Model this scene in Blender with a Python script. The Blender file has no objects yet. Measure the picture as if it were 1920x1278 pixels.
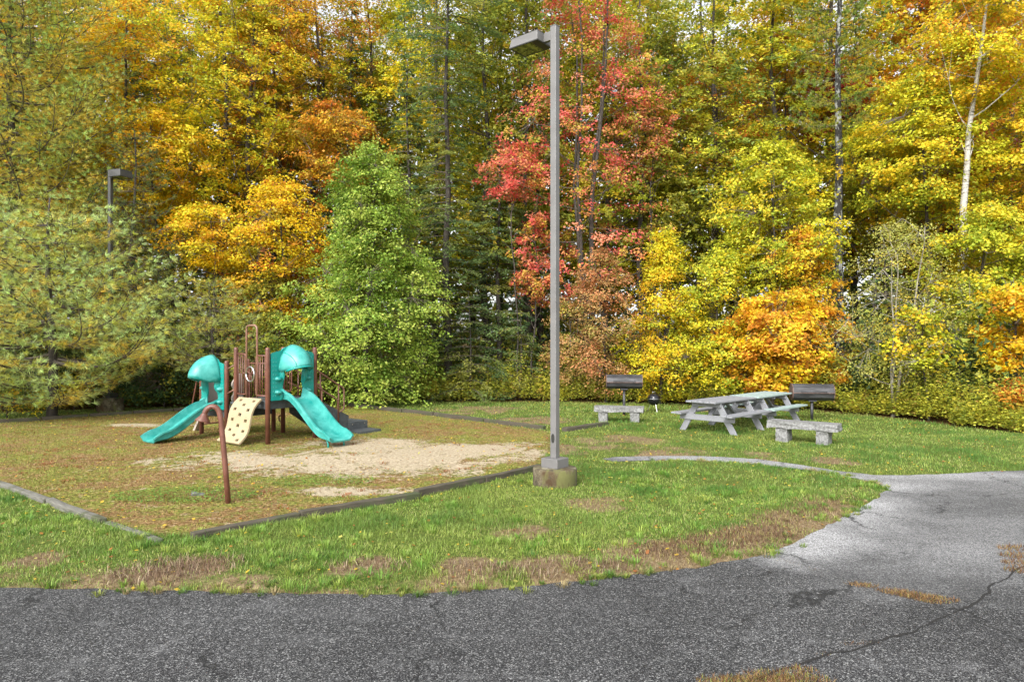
import bpy, bmesh, math, random
import numpy as np
from mathutils import Vector, Matrix, Euler
from mathutils import noise as mnoise
from mathutils.geometry import tessellate_polygon

# ------------------------------------------------------------------ camera, sky, sun, exposure
S = bpy.context.scene
COL = S.collection
H, F = 2.1, 1280.0
cam = bpy.data.cameras.new('camera'); cam.lens = 24; cam.sensor_width = 36; cam.clip_end = 3000; cam.clip_start = .05
co = bpy.data.objects.new('camera', cam); COL.objects.link(co); co.location = (0, 0, H); co.rotation_euler = (math.radians(90), 0, 0)
S.camera = co
W = bpy.data.worlds.new('World'); S.world = W; W.use_nodes = True
nt = W.node_tree; nt.nodes.clear()
SUN_EL, SUN_AZ = 38, 205            # azimuth clockwise from +Y (behind the viewer, slightly left)
sky = nt.nodes.new('ShaderNodeTexSky'); sky.sky_type = 'NISHITA'; sky.sun_disc = False
sky.sun_elevation = math.radians(SUN_EL); sky.sun_rotation = math.radians(SUN_AZ); sky.dust_density = 3.0
hs = nt.nodes.new('ShaderNodeHueSaturation'); hs.inputs['Saturation'].default_value = .2
bg = nt.nodes.new('ShaderNodeBackground'); bg.inputs['Strength'].default_value = .15
wo = nt.nodes.new('ShaderNodeOutputWorld')
nt.links.new(sky.outputs[0], hs.inputs['Color']); nt.links.new(hs.outputs[0], bg.inputs[0]); nt.links.new(bg.outputs[0], wo.inputs[0])
sl = bpy.data.lights.new('sun', 'SUN'); sl.energy = 1.15; sl.angle = math.radians(25); sl.color = (1, .97, .92)
so = bpy.data.objects.new('sun', sl); COL.objects.link(so)
a, e = math.radians(SUN_AZ), math.radians(SUN_EL)
sd = Vector((math.sin(a) * math.cos(e), math.cos(a) * math.cos(e), math.sin(e)))
so.rotation_euler = sd.to_track_quat('Z', 'Y').to_euler(); so.location = (0, -5, 12)
S.view_settings.view_transform = 'Standard'; S.view_settings.look = 'None'
S.view_settings.exposure = 1.45; S.view_settings.gamma = 1; S.view_settings.use_curve_mapping = False
S.cycles.max_bounces = 6; S.cycles.diffuse_bounces = 4; S.cycles.glossy_bounces = 2; S.cycles.transmission_bounces = 4
S.cycles.use_denoising = True; S.cycles.caustics_reflective = False; S.cycles.caustics_refractive = False

R = np.random.default_rng(7)
random.seed(7)

# ------------------------------------------------------------------ helpers
def G(u, v, z=0.0):
    Y = (H - z) * F / (v - 639.0)
    return ((u - 960.0) * Y / F, Y)

def tag(o, label=None, cat=None, group=None, kind=None):
    if label: o['label'] = label
    if cat: o['category'] = cat
    if group: o['group'] = group
    if kind: o['kind'] = kind
    return o

def empty(name, loc, rz=0.0, **k):
    o = bpy.data.objects.new(name, None); COL.objects.link(o); o.location = loc; o.rotation_euler = (0, 0, rz)
    o.empty_display_size = .1
    return tag(o, **k)

def copy_tree(o, parent=None):
    c = o.copy(); COL.objects.link(c); c.parent = parent
    for ch in list(o.children): copy_tree(ch, c)
    return c

def link(name, me, mat, parent=None, loc=None, rot=None):
    o = bpy.data.objects.new(name, me); COL.objects.link(o)
    if mat is not None and len(me.materials) == 0: me.materials.append(mat)
    if parent is not None: o.parent = parent
    if loc is not None: o.location = loc
    if rot is not None: o.rotation_euler = rot
    return o

def np_mesh(name, verts, faces, cols=None, smooth=False):
    verts = np.asarray(verts, dtype=np.float32); faces = np.asarray(faces, dtype=np.int32)
    me = bpy.data.meshes.new(name)
    n, k = faces.shape
    me.vertices.add(len(verts)); me.vertices.foreach_set('co', verts.ravel())
    me.loops.add(n * k); me.loops.foreach_set('vertex_index', faces.ravel())
    me.polygons.add(n); me.polygons.foreach_set('loop_start', np.arange(0, n * k, k, dtype=np.int32))
    me.polygons.foreach_set('loop_total', np.full(n, k, dtype=np.int32))
    if smooth: me.polygons.foreach_set('use_smooth', np.ones(n, dtype=bool))
    if cols is not None:
        ca = me.color_attributes.new('Col', 'FLOAT_COLOR', 'POINT')
        c4 = np.ones((len(verts), 4), dtype=np.float32); c4[:, :3] = cols
        ca.data.foreach_set('color', c4.ravel())
    me.update(calc_edges=True)
    return me

class Acc:
    def __init__(s): s.v = []; s.f = []; s.n = 0
    def add(s, v, f):
        v = np.asarray(v, float); s.v.append(v); s.f.append(np.asarray(f, int) + s.n); s.n += len(v)
    def box(s, size, loc=(0, 0, 0), rot=None):
        x, y, z = [q / 2 for q in size]
        v = np.array([(-x, -y, -z), (x, -y, -z), (x, y, -z), (-x, y, -z), (-x, -y, z), (x, -y, z), (x, y, z), (-x, y, z)])
        if rot is not None:
            m = np.array(rot if not isinstance(rot, (tuple, Euler)) else Euler(rot).to_matrix()); v = v @ m.T
        s.add(v + np.array(loc), [(0, 3, 2, 1), (4, 5, 6, 7), (0, 1, 5, 4), (1, 2, 6, 5), (2, 3, 7, 6), (3, 0, 4, 7)])
        return s
    def tube(s, pts, rad, k=8, cap=True):
        pts = np.asarray(pts, float); n = len(pts)
        rad = np.full(n, rad, float) if np.isscalar(rad) else np.asarray(rad, float)
        t = np.gradient(pts, axis=0); t /= np.linalg.norm(t, axis=1)[:, None] + 1e-9
        up = np.array([0, 0, 1.]) if abs(t[0, 2]) < .9 else np.array([1., 0, 0])
        a1 = np.cross(t[0], up); a1 /= np.linalg.norm(a1)
        V = []
        ang = np.arange(k) * 2 * math.pi / k
        for i in range(n):
            a1 = a1 - t[i] * np.dot(a1, t[i]); a1 /= np.linalg.norm(a1) + 1e-9
            a2 = np.cross(t[i], a1)
            V.append(pts[i] + rad[i] * (np.cos(ang)[:, None] * a1 + np.sin(ang)[:, None] * a2))
        V = np.concatenate(V); Fc = []
        for i in range(n - 1):
            for j in range(k):
                j2 = (j + 1) % k
                Fc.append((i * k + j, i * k + j2, (i + 1) * k + j2, (i + 1) * k + j))
        if cap:
            V = np.concatenate([V, [pts[0], pts[-1]]]); c0, c1 = n * k, n * k + 1
            for j in range(0, k):
                j2 = (j + 1) % k
                Fc.append((c0, j2, j, j)); Fc.append((c1, (n - 1) * k + j, (n - 1) * k + j2, (n - 1) * k + j2))
        s.v.append(V); s.f.append(np.array(Fc) + s.n); s.n += len(V)
        return s
    def build(s, name, mat, parent=None, loc=None, rot=None, smooth=False, bevel=0, label=None):
        V = np.concatenate(s.v); Fc = np.concatenate(s.f)
        me = bpy.data.meshes.new(name)
        faces = [tuple(dict.fromkeys(f)) for f in Fc.tolist()]
        me.from_pydata(V.tolist(), [], faces); me.update()
        if smooth: me.polygons.foreach_set('use_smooth', np.ones(len(me.polygons), dtype=bool))
        o = link(name, me, mat, parent, loc, rot)
        if bevel:
            m = o.modifiers.new('bevel', 'BEVEL'); m.width = bevel; m.segments = 2; m.limit_method = 'ANGLE'
        if label: o['label'] = label
        return o

def smooth_by_angle(o, deg=40):
    me = o.data; me.polygons.foreach_set('use_smooth', np.ones(len(me.polygons), dtype=bool))
    bm = bmesh.new(); bm.from_mesh(me)
    for ed in bm.edges:
        if len(ed.link_faces) == 2 and ed.calc_face_angle(0) > math.radians(deg): ed.smooth = False
    bm.to_mesh(me); bm.free()

# numpy value noise
def vnoise(x, y, z=None, seed=0):
    z = np.zeros_like(x) if z is None else z
    def h(i, j, k):
        n = (i * 374761393 + j * 668265263 + k * 2147483647 + seed * 144665) & 0xffffffff
        n = ((n ^ (n >> 13)) * 1274126177) & 0xffffffff
        return ((n ^ (n >> 16)) & 0xffff) / 65535.0
    xi, yi, zi = np.floor(x).astype(np.int64), np.floor(y).astype(np.int64), np.floor(z).astype(np.int64)
    fx, fy, fz = x - xi, y - yi, z - zi
    fx, fy, fz = [q * q * (3 - 2 * q) for q in (fx, fy, fz)]
    r = 0
    for dx in (0, 1):
        for dy in (0, 1):
            for dz in (0, 1):
                w = (fx if dx else 1 - fx) * (fy if dy else 1 - fy) * (fz if dz else 1 - fz)
                r = r + w * h(xi + dx, yi + dy, zi + dz)
    return r
def fbm(x, y, seed=0, o=3):
    return sum(vnoise(x * 2 ** i, y * 2 ** i, None, seed + i * 17) * .5 ** (i + 1) for i in range(o)) / (1 - .5 ** o)

def in_poly(x, y, P):
    r = np.zeros(x.shape, bool); n = len(P)
    for i in range(n):
        x0, y0 = P[i]; x1, y1 = P[(i + 1) % n]
        c = ((y0 > y) != (y1 > y)) & (x < (x1 - x0) * (y - y0) / ((y1 - y0) if y1 != y0 else 1e-9) + x0)
        r ^= c
    return r
def pdist(x, y, P, closed=True):
    d = np.full(x.shape, 1e9); n = len(P)
    for i in range(n if closed else n - 1):
        x0, y0 = P[i]; x1, y1 = P[(i + 1) % n]
        dx, dy = x1 - x0, y1 - y0; L = dx * dx + dy * dy + 1e-12
        t = np.clip(((x - x0) * dx + (y - y0) * dy) / L, 0, 1)
        d = np.minimum(d, np.hypot(x - x0 - t * dx, y - y0 - t * dy))
    return d

# ------------------------------------------------------------------ materials
def newmat(name):
    m = bpy.data.materials.new(name); m.use_nodes = True; n = m.node_tree; n.nodes.clear()
    out = n.nodes.new('ShaderNodeOutputMaterial'); b = n.nodes.new('ShaderNodeBsdfPrincipled')
    n.links.new(b.outputs[0], out.inputs[0])
    return m, n, b, out
def nd(n, t, **k):
    x = n.nodes.new(t)
    for a_, v in k.items():
        if a_.startswith('_'): setattr(x, a_[1:], v)
        else: x.inputs[a_].default_value = v
    return x
def ramp(n, src, stops):
    r = n.nodes.new('ShaderNodeValToRGB'); el = r.color_ramp.elements
    while len(el) < len(stops): el.new(.5)
    for q, (p, c) in zip(el, stops): q.position = p; q.color = (*c, 1) if len(c) == 3 else c
    n.links.new(src, r.inputs[0]); return r.outputs[0]
def mix(n, fac, c1, c2, mode='MIX'):
    m = n.nodes.new('ShaderNodeMix'); m.data_type = 'RGBA'; m.blend_type = mode
    for sock, val in ((m.inputs[0], fac), (m.inputs[6], c1), (m.inputs[7], c2)):
        if isinstance(val, (int, float)): sock.default_value = val
        elif isinstance(val, tuple): sock.default_value = (*val, 1)
        else: n.links.new(val, sock)
    return m.outputs[2]
def m_math(n, op, a_, b_=0.0):
    m = n.nodes.new('ShaderNodeMath'); m.operation = op
    for sock, val in ((m.inputs[0], a_), (m.inputs[1], b_)):
        if isinstance(val, (int, float)): sock.default_value = val
        else: n.links.new(val, sock)
    return m.outputs[0]
def coords(n, world=False, scale=(1, 1, 1)):
    if world: g = n.nodes.new('ShaderNodeNewGeometry'); s_ = g.outputs['Position']
    else: g = n.nodes.new('ShaderNodeTexCoord'); s_ = g.outputs['Object']
    mp = n.nodes.new('ShaderNodeMapping'); mp.inputs['Scale'].default_value = scale
    n.links.new(s_, mp.inputs[0]); return mp.outputs[0]
def noise(n, vec, scale, detail=4, rough=.6):
    x = nd(n, 'ShaderNodeTexNoise', Scale=scale, Detail=detail, Roughness=rough); n.links.new(vec, x.inputs['Vector']); return x.outputs[0]
def bump(n, b, h, strength=.3, dist=.01):
    x = nd(n, 'ShaderNodeBump', Strength=strength, Distance=dist); n.links.new(h, x.inputs['Height']); n.links.new(x.outputs[0], b.inputs['Normal'])

def mat_simple(name, c1, c2, scale=6, rough=.5, metal=0, bs=.1, bd=.003, stretch=(1, 1, 1), world=False, spec=.5, lo=.35, hi=.65):
    m, n, b, _ = newmat(name); v = coords(n, world, stretch); x = noise(n, v, scale, 5, .65)
    n.links.new(ramp(n, x, [(lo, c1), (hi, c2)]), b.inputs['Base Color'])
    b.inputs['Roughness'].default_value = rough; b.inputs['Metallic'].default_value = metal
    b.inputs['Specular IOR Level'].default_value = spec
    y = noise(n, v, scale * 6, 4); bump(n, b, y, bs, bd)
    return m

def mat_leaf(name, transl=.35, rough=.55):
    m, n, b, out = newmat(name); at = n.nodes.new('ShaderNodeVertexColor'); at.layer_name = 'Col'
    n.links.new(at.outputs[0], b.inputs['Base Color']); b.inputs['Roughness'].default_value = rough
    b.inputs['Specular IOR Level'].default_value = .3
    tr = n.nodes.new('ShaderNodeBsdfTranslucent'); n.links.new(at.outputs[0], tr.inputs[0])
    mx = n.nodes.new('ShaderNodeMixShader'); mx.inputs[0].default_value = transl
    n.links.new(b.outputs[0], mx.inputs[1]); n.links.new(tr.outputs[0], mx.inputs[2]); n.links.new(mx.outputs[0], out.inputs[0])
    return m
M = {}
M['leaf'] = mat_leaf('leaf', .42); M['needle'] = mat_leaf('needle', .35, .5); M['grass'] = mat_leaf('grass_blade', .3, .5)
M['bark'] = mat_simple('bark', (.022, .018, .014), (.075, .062, .052), 9, .9, bs=.8, bd=.02, stretch=(1, 1, .3))
M['bark_lichen'] = mat_simple('lichened_bark', (.022, .02, .018), (.28, .29, .27), 7, .9, bs=.8, bd=.02, stretch=(1, 1, .6), lo=.50, hi=.62)
M['bark_birch'] = mat_simple('birch_bark', (.07, .062, .05), (.38, .36, .32), 9, .8, bs=.4, bd=.01, stretch=(.6, .6, 2.0), lo=.36, hi=.50)
M['bark_pale'] = mat_simple('pale_bark', (.12, .10, .07), (.32, .30, .24), 9, .8, bs=.4, bd=.01, stretch=(1, 1, .5))
M['twig'] = mat_simple('twig', (.05, .04, .03), (.14, .115, .09), 8, .9)

def mat_wood(name, c1, c2, axis_stretch=(1, 12, 12), moss=None):
    m, n, b, _ = newmat(name); v = coords(n, False, axis_stretch)
    x = noise(n, v, 4, 6, .7); w = noise(n, coords(n), 3, 3)
    c = ramp(n, x, [(.3, c1), (.7, c2)])
    c = mix(n, m_math(n, 'MULTIPLY', w, .35), c, tuple(q * .45 for q in c1))
    if moss:
        k = ramp(n, noise(n, coords(n), 2.2, 4), [(.5, (0, 0, 0)), (.62, (1, 1, 1))])
        c = mix(n, k, c, moss)
    n.links.new(c, b.inputs['Base Color']); b.inputs['Roughness'].default_value = .85
    bump(n, b, x, .6, .004); return m
M['paint_grey'] = mat_wood('grey_painted_wood', (.18, .185, .20), (.30, .305, .325))
M['paint_mint'] = mat_wood('weathered_mint_wood', (.25, .33, .31), (.36, .44, .42))
M['timber'] = mat_wood('old_timber', (.035, .03, .02), (.12, .10, .07), moss=(.05, .06, .025))
M['timber_grey'] = mat_wood('silvered_timber', (.07, .068, .055), (.24, .23, .20), moss=(.06, .065, .03))
M['granite'] = mat_simple('granite', (.10, .10, .097), (.27, .27, .265), 24, .9, bs=.7, bd=.008)
M['brown'] = mat_simple('brown_coated_steel', (.10, .036, .022), (.175, .07, .048), 4, .42, bs=.03)
M['brown_fade'] = mat_simple('sun_faded_brown_steel', (.17, .078, .05), (.25, .14, .095), 4, .4, bs=.03)
M['teal'] = mat_simple('teal_plastic', (.004, .215, .185), (.008, .26, .225), 2.5, .34, bs=.02)
M['teal_fade'] = mat_simple('faded_teal_plastic', (.004, .20, .175), (.075, .37, .33), 3.2, .38, bs=.02)
M['beige'] = mat_simple('beige_plastic', (.34, .265, .155), (.39, .31, .19), 3, .55, bs=.05)
M['beige_pale'] = mat_simple('pale_beige_plastic', (.32, .27, .23), (.42, .37, .32), 3, .6, bs=.05)
M['deck'] = mat_simple('dark_rubber_coat', (.045, .052, .055), (.08, .09, .095), 9, .75, bs=.2)
M['chrome'] = mat_simple('bright_metal', (.5, .5, .5), (.65, .65, .65), 4, .3, metal=1)
M['pole'] = mat_simple('grey_pole_paint', (.125, .120, .118), (.165, .16, .158), 2.5, .5, bs=.04)
M['pole_dark'] = mat_simple('dark_pole_paint', (.035, .035, .034), (.055, .054, .052), 3, .5, bs=.04)
M['lamp_dark'] = mat_simple('lamp_black', (.015, .015, .013), (.03, .03, .026), 5, .5)
M['grill'] = mat_simple('worn_black_steel', (.028, .028, .030), (.10, .10, .108), 5, .5, metal=.3, bs=.1, stretch=(.5, 2, 2), lo=.4, hi=.8)
M['grill_rust'] = mat_simple('rusty_steel', (.045, .03, .025), (.17, .10, .08), 8, .7, bs=.2)
M['enamel'] = mat_simple('black_enamel', (.008, .008, .01), (.014, .014, .018), 3, .15)
m, n, b, _ = newmat('lamp_glass'); b.inputs['Base Color'].default_value = (.20, .21, .10, 1); b.inputs['Roughness'].default_value = .12; b.inputs['Metallic'].default_value = .35
x = noise(n, coords(n), 14, 2); n.links.new(ramp(n, x, [(.4, (.09, .10, .04)), (.6, (.35, .36, .14))]), b.inputs['Base Color']); M['lamp_glass'] = m
# concrete footing with moss and rust stains
m, n, b, _ = newmat('stained_concrete'); v = coords(n)
c = ramp(n, noise(n, v, 7, 6, .7), [(.36, (.03, .025, .015)), (.5, (.10, .08, .045)), (.6, (.20, .18, .12)), (.7, (.36, .34, .28))])
k = ramp(n, noise(n, v, 3.5, 3), [(.48, (0, 0, 0)), (.6, (1, 1, 1))]); c = mix(n, k, c, (.055, .032, .013))
k = ramp(n, noise(n, coords(n, False, (1, 1, .4)), 5, 3), [(.55, (0, 0, 0)), (.65, (1, 1, 1))]); c = mix(n, k, c, (.11, .11, .035))
n.links.new(c, b.inputs['Base Color']); b.inputs['Roughness'].default_value = .95; bump(n, b, noise(n, v, 40, 5), .8, .01); M['concrete'] = m

# ------------------------------------------------------------------ regions on the ground
PAVE = [(-9, 2.0), G(0, 1103), G(220, 1107), G(430, 1111), G(640, 1116), G(800, 1114), G(960, 1103), G(1130, 1086), G(1300, 1066), G(1430, 1042),
        G(1480, 1022), G(1545, 990), G(1600, 960), G(1648, 932), G(1664, 917), G(1640, 905), G(1560, 889), G(1470, 877), G(1400, 869), G(1300, 864), G(1210, 864.5),
        G(1150, 866), G(1128, 861), G(1150, 857.5), G(1240, 855), G(1320, 856), G(1420, 861), G(1500, 872), G(1560, 882), G(1640, 892),
        G(1760, 890), G(1850, 885), G(1920, 882), (9.6, 11.6), (14, 12.4), (14, 2.0)]
PLAY = [(-22, 15.0), G(0, 790), G(180, 778), G(390, 767), (-6.0, 22.4), G(660, 762), G(820, 780), G(1020, 811), G(1042, 818), G(1010, 884), G(785, 935), G(560, 972), G(372, 1006),
        G(300, 1008), G(270, 1003), G(195, 988), G(0, 915), (-22, 13.2)]
EDGE = [(-30, 17.6), (-15, 19.2), (-10.5, 21.4), (-6.5, 22.9), (0, 23.2), (4.0, 22.6), (8, 20.6), (10, 18.8), (11.3, 15.3), (13.5, 13.2), (30, 11)]
CRACK = [G(1935, 1052), G(1900, 1078), G(1860, 1105), G(1800, 1150), G(1720, 1185), G(1640, 1206), G(1560, 1228), G(1450, 1262), G(1330, 1320)]
CRACK2 = [G(1440, 1045), G(1500, 1068), G(1560, 1085), G(1620, 1100), G(1700, 1118), G(1770, 1130)]
SANDS = [(*G(700, 842), 1.7, 1.2), (*G(850, 850), 1.5, 1.3), (*G(520, 868), 1.9, 1.2), (*G(275, 800), .9, .4), (*G(930, 850), 1.0, 1.2), (*G(640, 868), 1.7, 1.3), (*G(800, 862), 1.8, 1.4), (*G(640, 925), .9, .28)]

def edge_y(x):
    return np.interp(x, [p[0] for p in EDGE], [p[1] for p in EDGE])
def sand_mask(x, y):
    s_ = np.zeros_like(x)
    n1 = fbm(x * 1.6, y * 1.6, 5, 4) - .5
    for cx, cy, rx, ry in SANDS:
        d = np.hypot((x - cx) / rx, (y - cy) / ry); s_ = np.maximum(s_, np.clip(1.25 - d + n1 * 1.6, 0, 1))
    return s_ * in_poly(x, y, PLAY)
def dry_mask(x, y):
    d = pdist(x, y, PAVE[1:14], False)
    b_ = np.clip(1 - d / .75, 0, 1)
    spots = 0
    for (u, v, r) in ((1230, 1040, .55), (1330, 1030, .6), (1400, 1010, .5), (1480, 985, .6), (1560, 960, .5), (360, 1070, .35), (300, 1085, .4), (690, 1072, .3), (1040, 1065, .4), (880, 1065, .35),
                      (980, 1000, .45), (1120, 950, .5), (700, 1060, .25), (80, 1050, .3), (1160, 830, 1.1), (1080, 845, .8), (1240, 850, .9), (1420, 858, .5), (1560, 868, .5), (1330, 770, .8), (1000, 790, 1.2), (900, 770, 1.5)):
        gx, gy = G(u, v); spots = np.maximum(spots, np.clip(1.2 - np.hypot(x - gx, y - gy) / r, 0, 1))
    nn = fbm(x * 2.2, y * 2.2, 31, 3)
    return np.clip((b_ * .55 + spots * .8) * (nn * 2.1 - .25), 0, 1)
def ground_z(x, y):
    z = .035 * np.clip(pdist(x, y, PAVE) / .25, 0, 1) * (~in_poly(x, y, PAVE)) + -.012 * in_poly(x, y, PAVE)
    z = z + (fbm(x * .9, y * .9, 3, 3) - .5) * .05 * np.clip(pdist(x, y, PAVE) / .8, 0, 1) * (~in_poly(x, y, PAVE))
    far = np.clip((y - edge_y(x) - 2) / 20, 0, 1)
    return z + far * 1.0

def build_ground():
    xs = np.concatenate([[-900, -300, -120, -60, -35, -25], np.arange(-17, 15.01, .11), [20, 30, 50, 120, 300, 900]])
    ys = [-900, -200, -40, -8, 0, 2.5]; y = 3.0
    while y < 27: ys.append(y); y += max(.045, .0085 * y)
    ys += [29, 32, 36, 42, 50, 70, 120, 300, 900]; ys = np.array(ys)
    X, Y = np.meshgrid(xs, ys); x, y = X.ravel(), Y.ravel()
    near = (np.abs(x) < 40) & (y > -5) & (y < 80)
    z = np.zeros_like(x); z[near] = ground_z(x[near], y[near]); z[(~near) & (y >= 80)] = 1.0; z[y < 2.6] = -.012
    play = in_poly(x, y, PLAY).astype(float)
    pn = np.clip(.5 + (play - .5) * np.clip(pdist(x, y, PLAY) / .12, 0, 1) * 1, 0, 1)
    wood = np.clip((y - edge_y(x)) / .5 + .5, 0, 1)
    sand = sand_mask(x, y); dry = dry_mask(x, y)
    nx, ny = len(xs), len(ys); idx = np.arange(nx * ny).reshape(ny, nx)
    f = np.stack([idx[:-1, :-1], idx[:-1, 1:], idx[1:, 1:], idx[1:, :-1]], -1).reshape(-1, 4)
    me = np_mesh('ground', np.stack([x, y, z], 1), f, np.stack([sand, pn, np.maximum(wood, 0)], 1), True)
    ca = me.color_attributes.new('Dry', 'FLOAT_COLOR', 'POINT'); c4 = np.ones((len(x), 4), np.float32); c4[:, 0] = dry
    ca.data.foreach_set('color', c4.ravel())
    m, n, b, _ = newmat('ground'); v = coords(n, True)
    at = n.nodes.new('ShaderNodeVertexColor'); at.layer_name = 'Col'; sp = n.nodes.new('ShaderNodeSeparateColor'); n.links.new(at.outputs[0], sp.inputs[0])
    a2 = n.nodes.new('ShaderNodeVertexColor'); a2.layer_name = 'Dry'; s2 = n.nodes.new('ShaderNodeSeparateColor'); n.links.new(a2.outputs[0], s2.inputs[0])
    nf = noise(n, v, 22, 6, .75); nm = noise(n, v, 4.5, 5, .7); nl = noise(n, v, .8, 3)
    lawn = ramp(n, nf, [(.3, (.03, .055, .012)), (.5, (.085, .12, .022)), (.7, (.20, .19, .06))])
    drt = ramp(n, nf, [(.3, (.075, .05, .028)), (.5, (.19, .135, .075)), (.72, (.36, .29, .18))])
    c = mix(n, ramp(n, m_math(n, 'ADD', s2.outputs[0], m_math(n, 'MULTIPLY', nm, .4)), [(.42, (0, 0, 0)), (.6, (1, 1, 1))]), lawn, drt)
    moss = ramp(n, nf, [(.36, (.035, .045, .01)), (.5, (.17, .18, .035)), (.66, (.38, .35, .10))])
    brn = ramp(n, nf, [(.36, (.05, .028, .014)), (.5, (.21, .125, .05)), (.66, (.42, .30, .15))])
    pl = mix(n, ramp(n, m_math(n, 'ADD', m_math(n, 'MULTIPLY', nm, .6), m_math(n, 'MULTIPLY', nl, .5)), [(.50, (0, 0, 0)), (.60, (1, 1, 1))]), moss, brn)
    sd_ = ramp(n, nf, [(.30, (.13, .095, .055)), (.5, (.41, .34, .235)), (.74, (.60, .52, .39))])
    sf = ramp(n, m_math(n, 'ADD', sp.outputs[0], m_math(n, 'MULTIPLY', m_math(n, 'SUBTRACT', noise(n, v, 5.5, 7, .8), .5), 3.6)), [(.30, (0, 0, 0)), (.72, (1, 1, 1))])
    pl = mix(n, sf, pl, sd_)
    c = mix(n, sp.outputs[1], c, pl)
    lit = ramp(n, nf, [(.3, (.03, .018, .01)), (.5, (.10, .055, .025)), (.68, (.22, .12, .04))])
    c = mix(n, sp.outputs[2], c, lit)
    n.links.new(c, b.inputs['Base Color']); b.inputs['Roughness'].default_value = .95; b.inputs['Specular IOR Level'].default_value = .1
    bump(n, b, nf, .9, .03)
    o = link('ground', me, m); tag(o, 'grassy park ground with a worn sandy play area and leaf-littered forest floor', 'ground', kind='structure')
build_ground()

def rough_line(P, amp, step, seed):
    out = []
    for i in range(len(P) - 1):
        (x0, y0), (x1, y1) = P[i], P[i + 1]; L = math.hypot(x1 - x0, y1 - y0); k = max(1, int(L / step))
        for j in range(k):
            t = j / k; x, y = x0 + (x1 - x0) * t, y0 + (y1 - y0) * t
            q = mnoise.noise_vector((x * 3, y * 3, seed)) * amp + mnoise.noise_vector((x * 11, y * 11, seed)) * amp * .5
            out.append((x + q[0], y + q[1]))
    out.append(P[-1]); return out
def sheet(name, P, z, mat):
    v = [Vector((x, y, z)) for x, y in P]; tris = tessellate_polygon([v])
    me = bpy.data.meshes.new(name); me.from_pydata([tuple(q) for q in v], [], [tuple(t) for t in tris]); me.update()
    bm = bmesh.new(); bm.from_mesh(me); bmesh.ops.recalc_face_normals(bm, faces=bm.faces)
    if sum(f.normal.z * f.calc_area() for f in bm.faces) < 0: bmesh.ops.reverse_faces(bm, faces=bm.faces)
    bm.to_mesh(me); bm.free()
    return link(name, me, mat)
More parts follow.
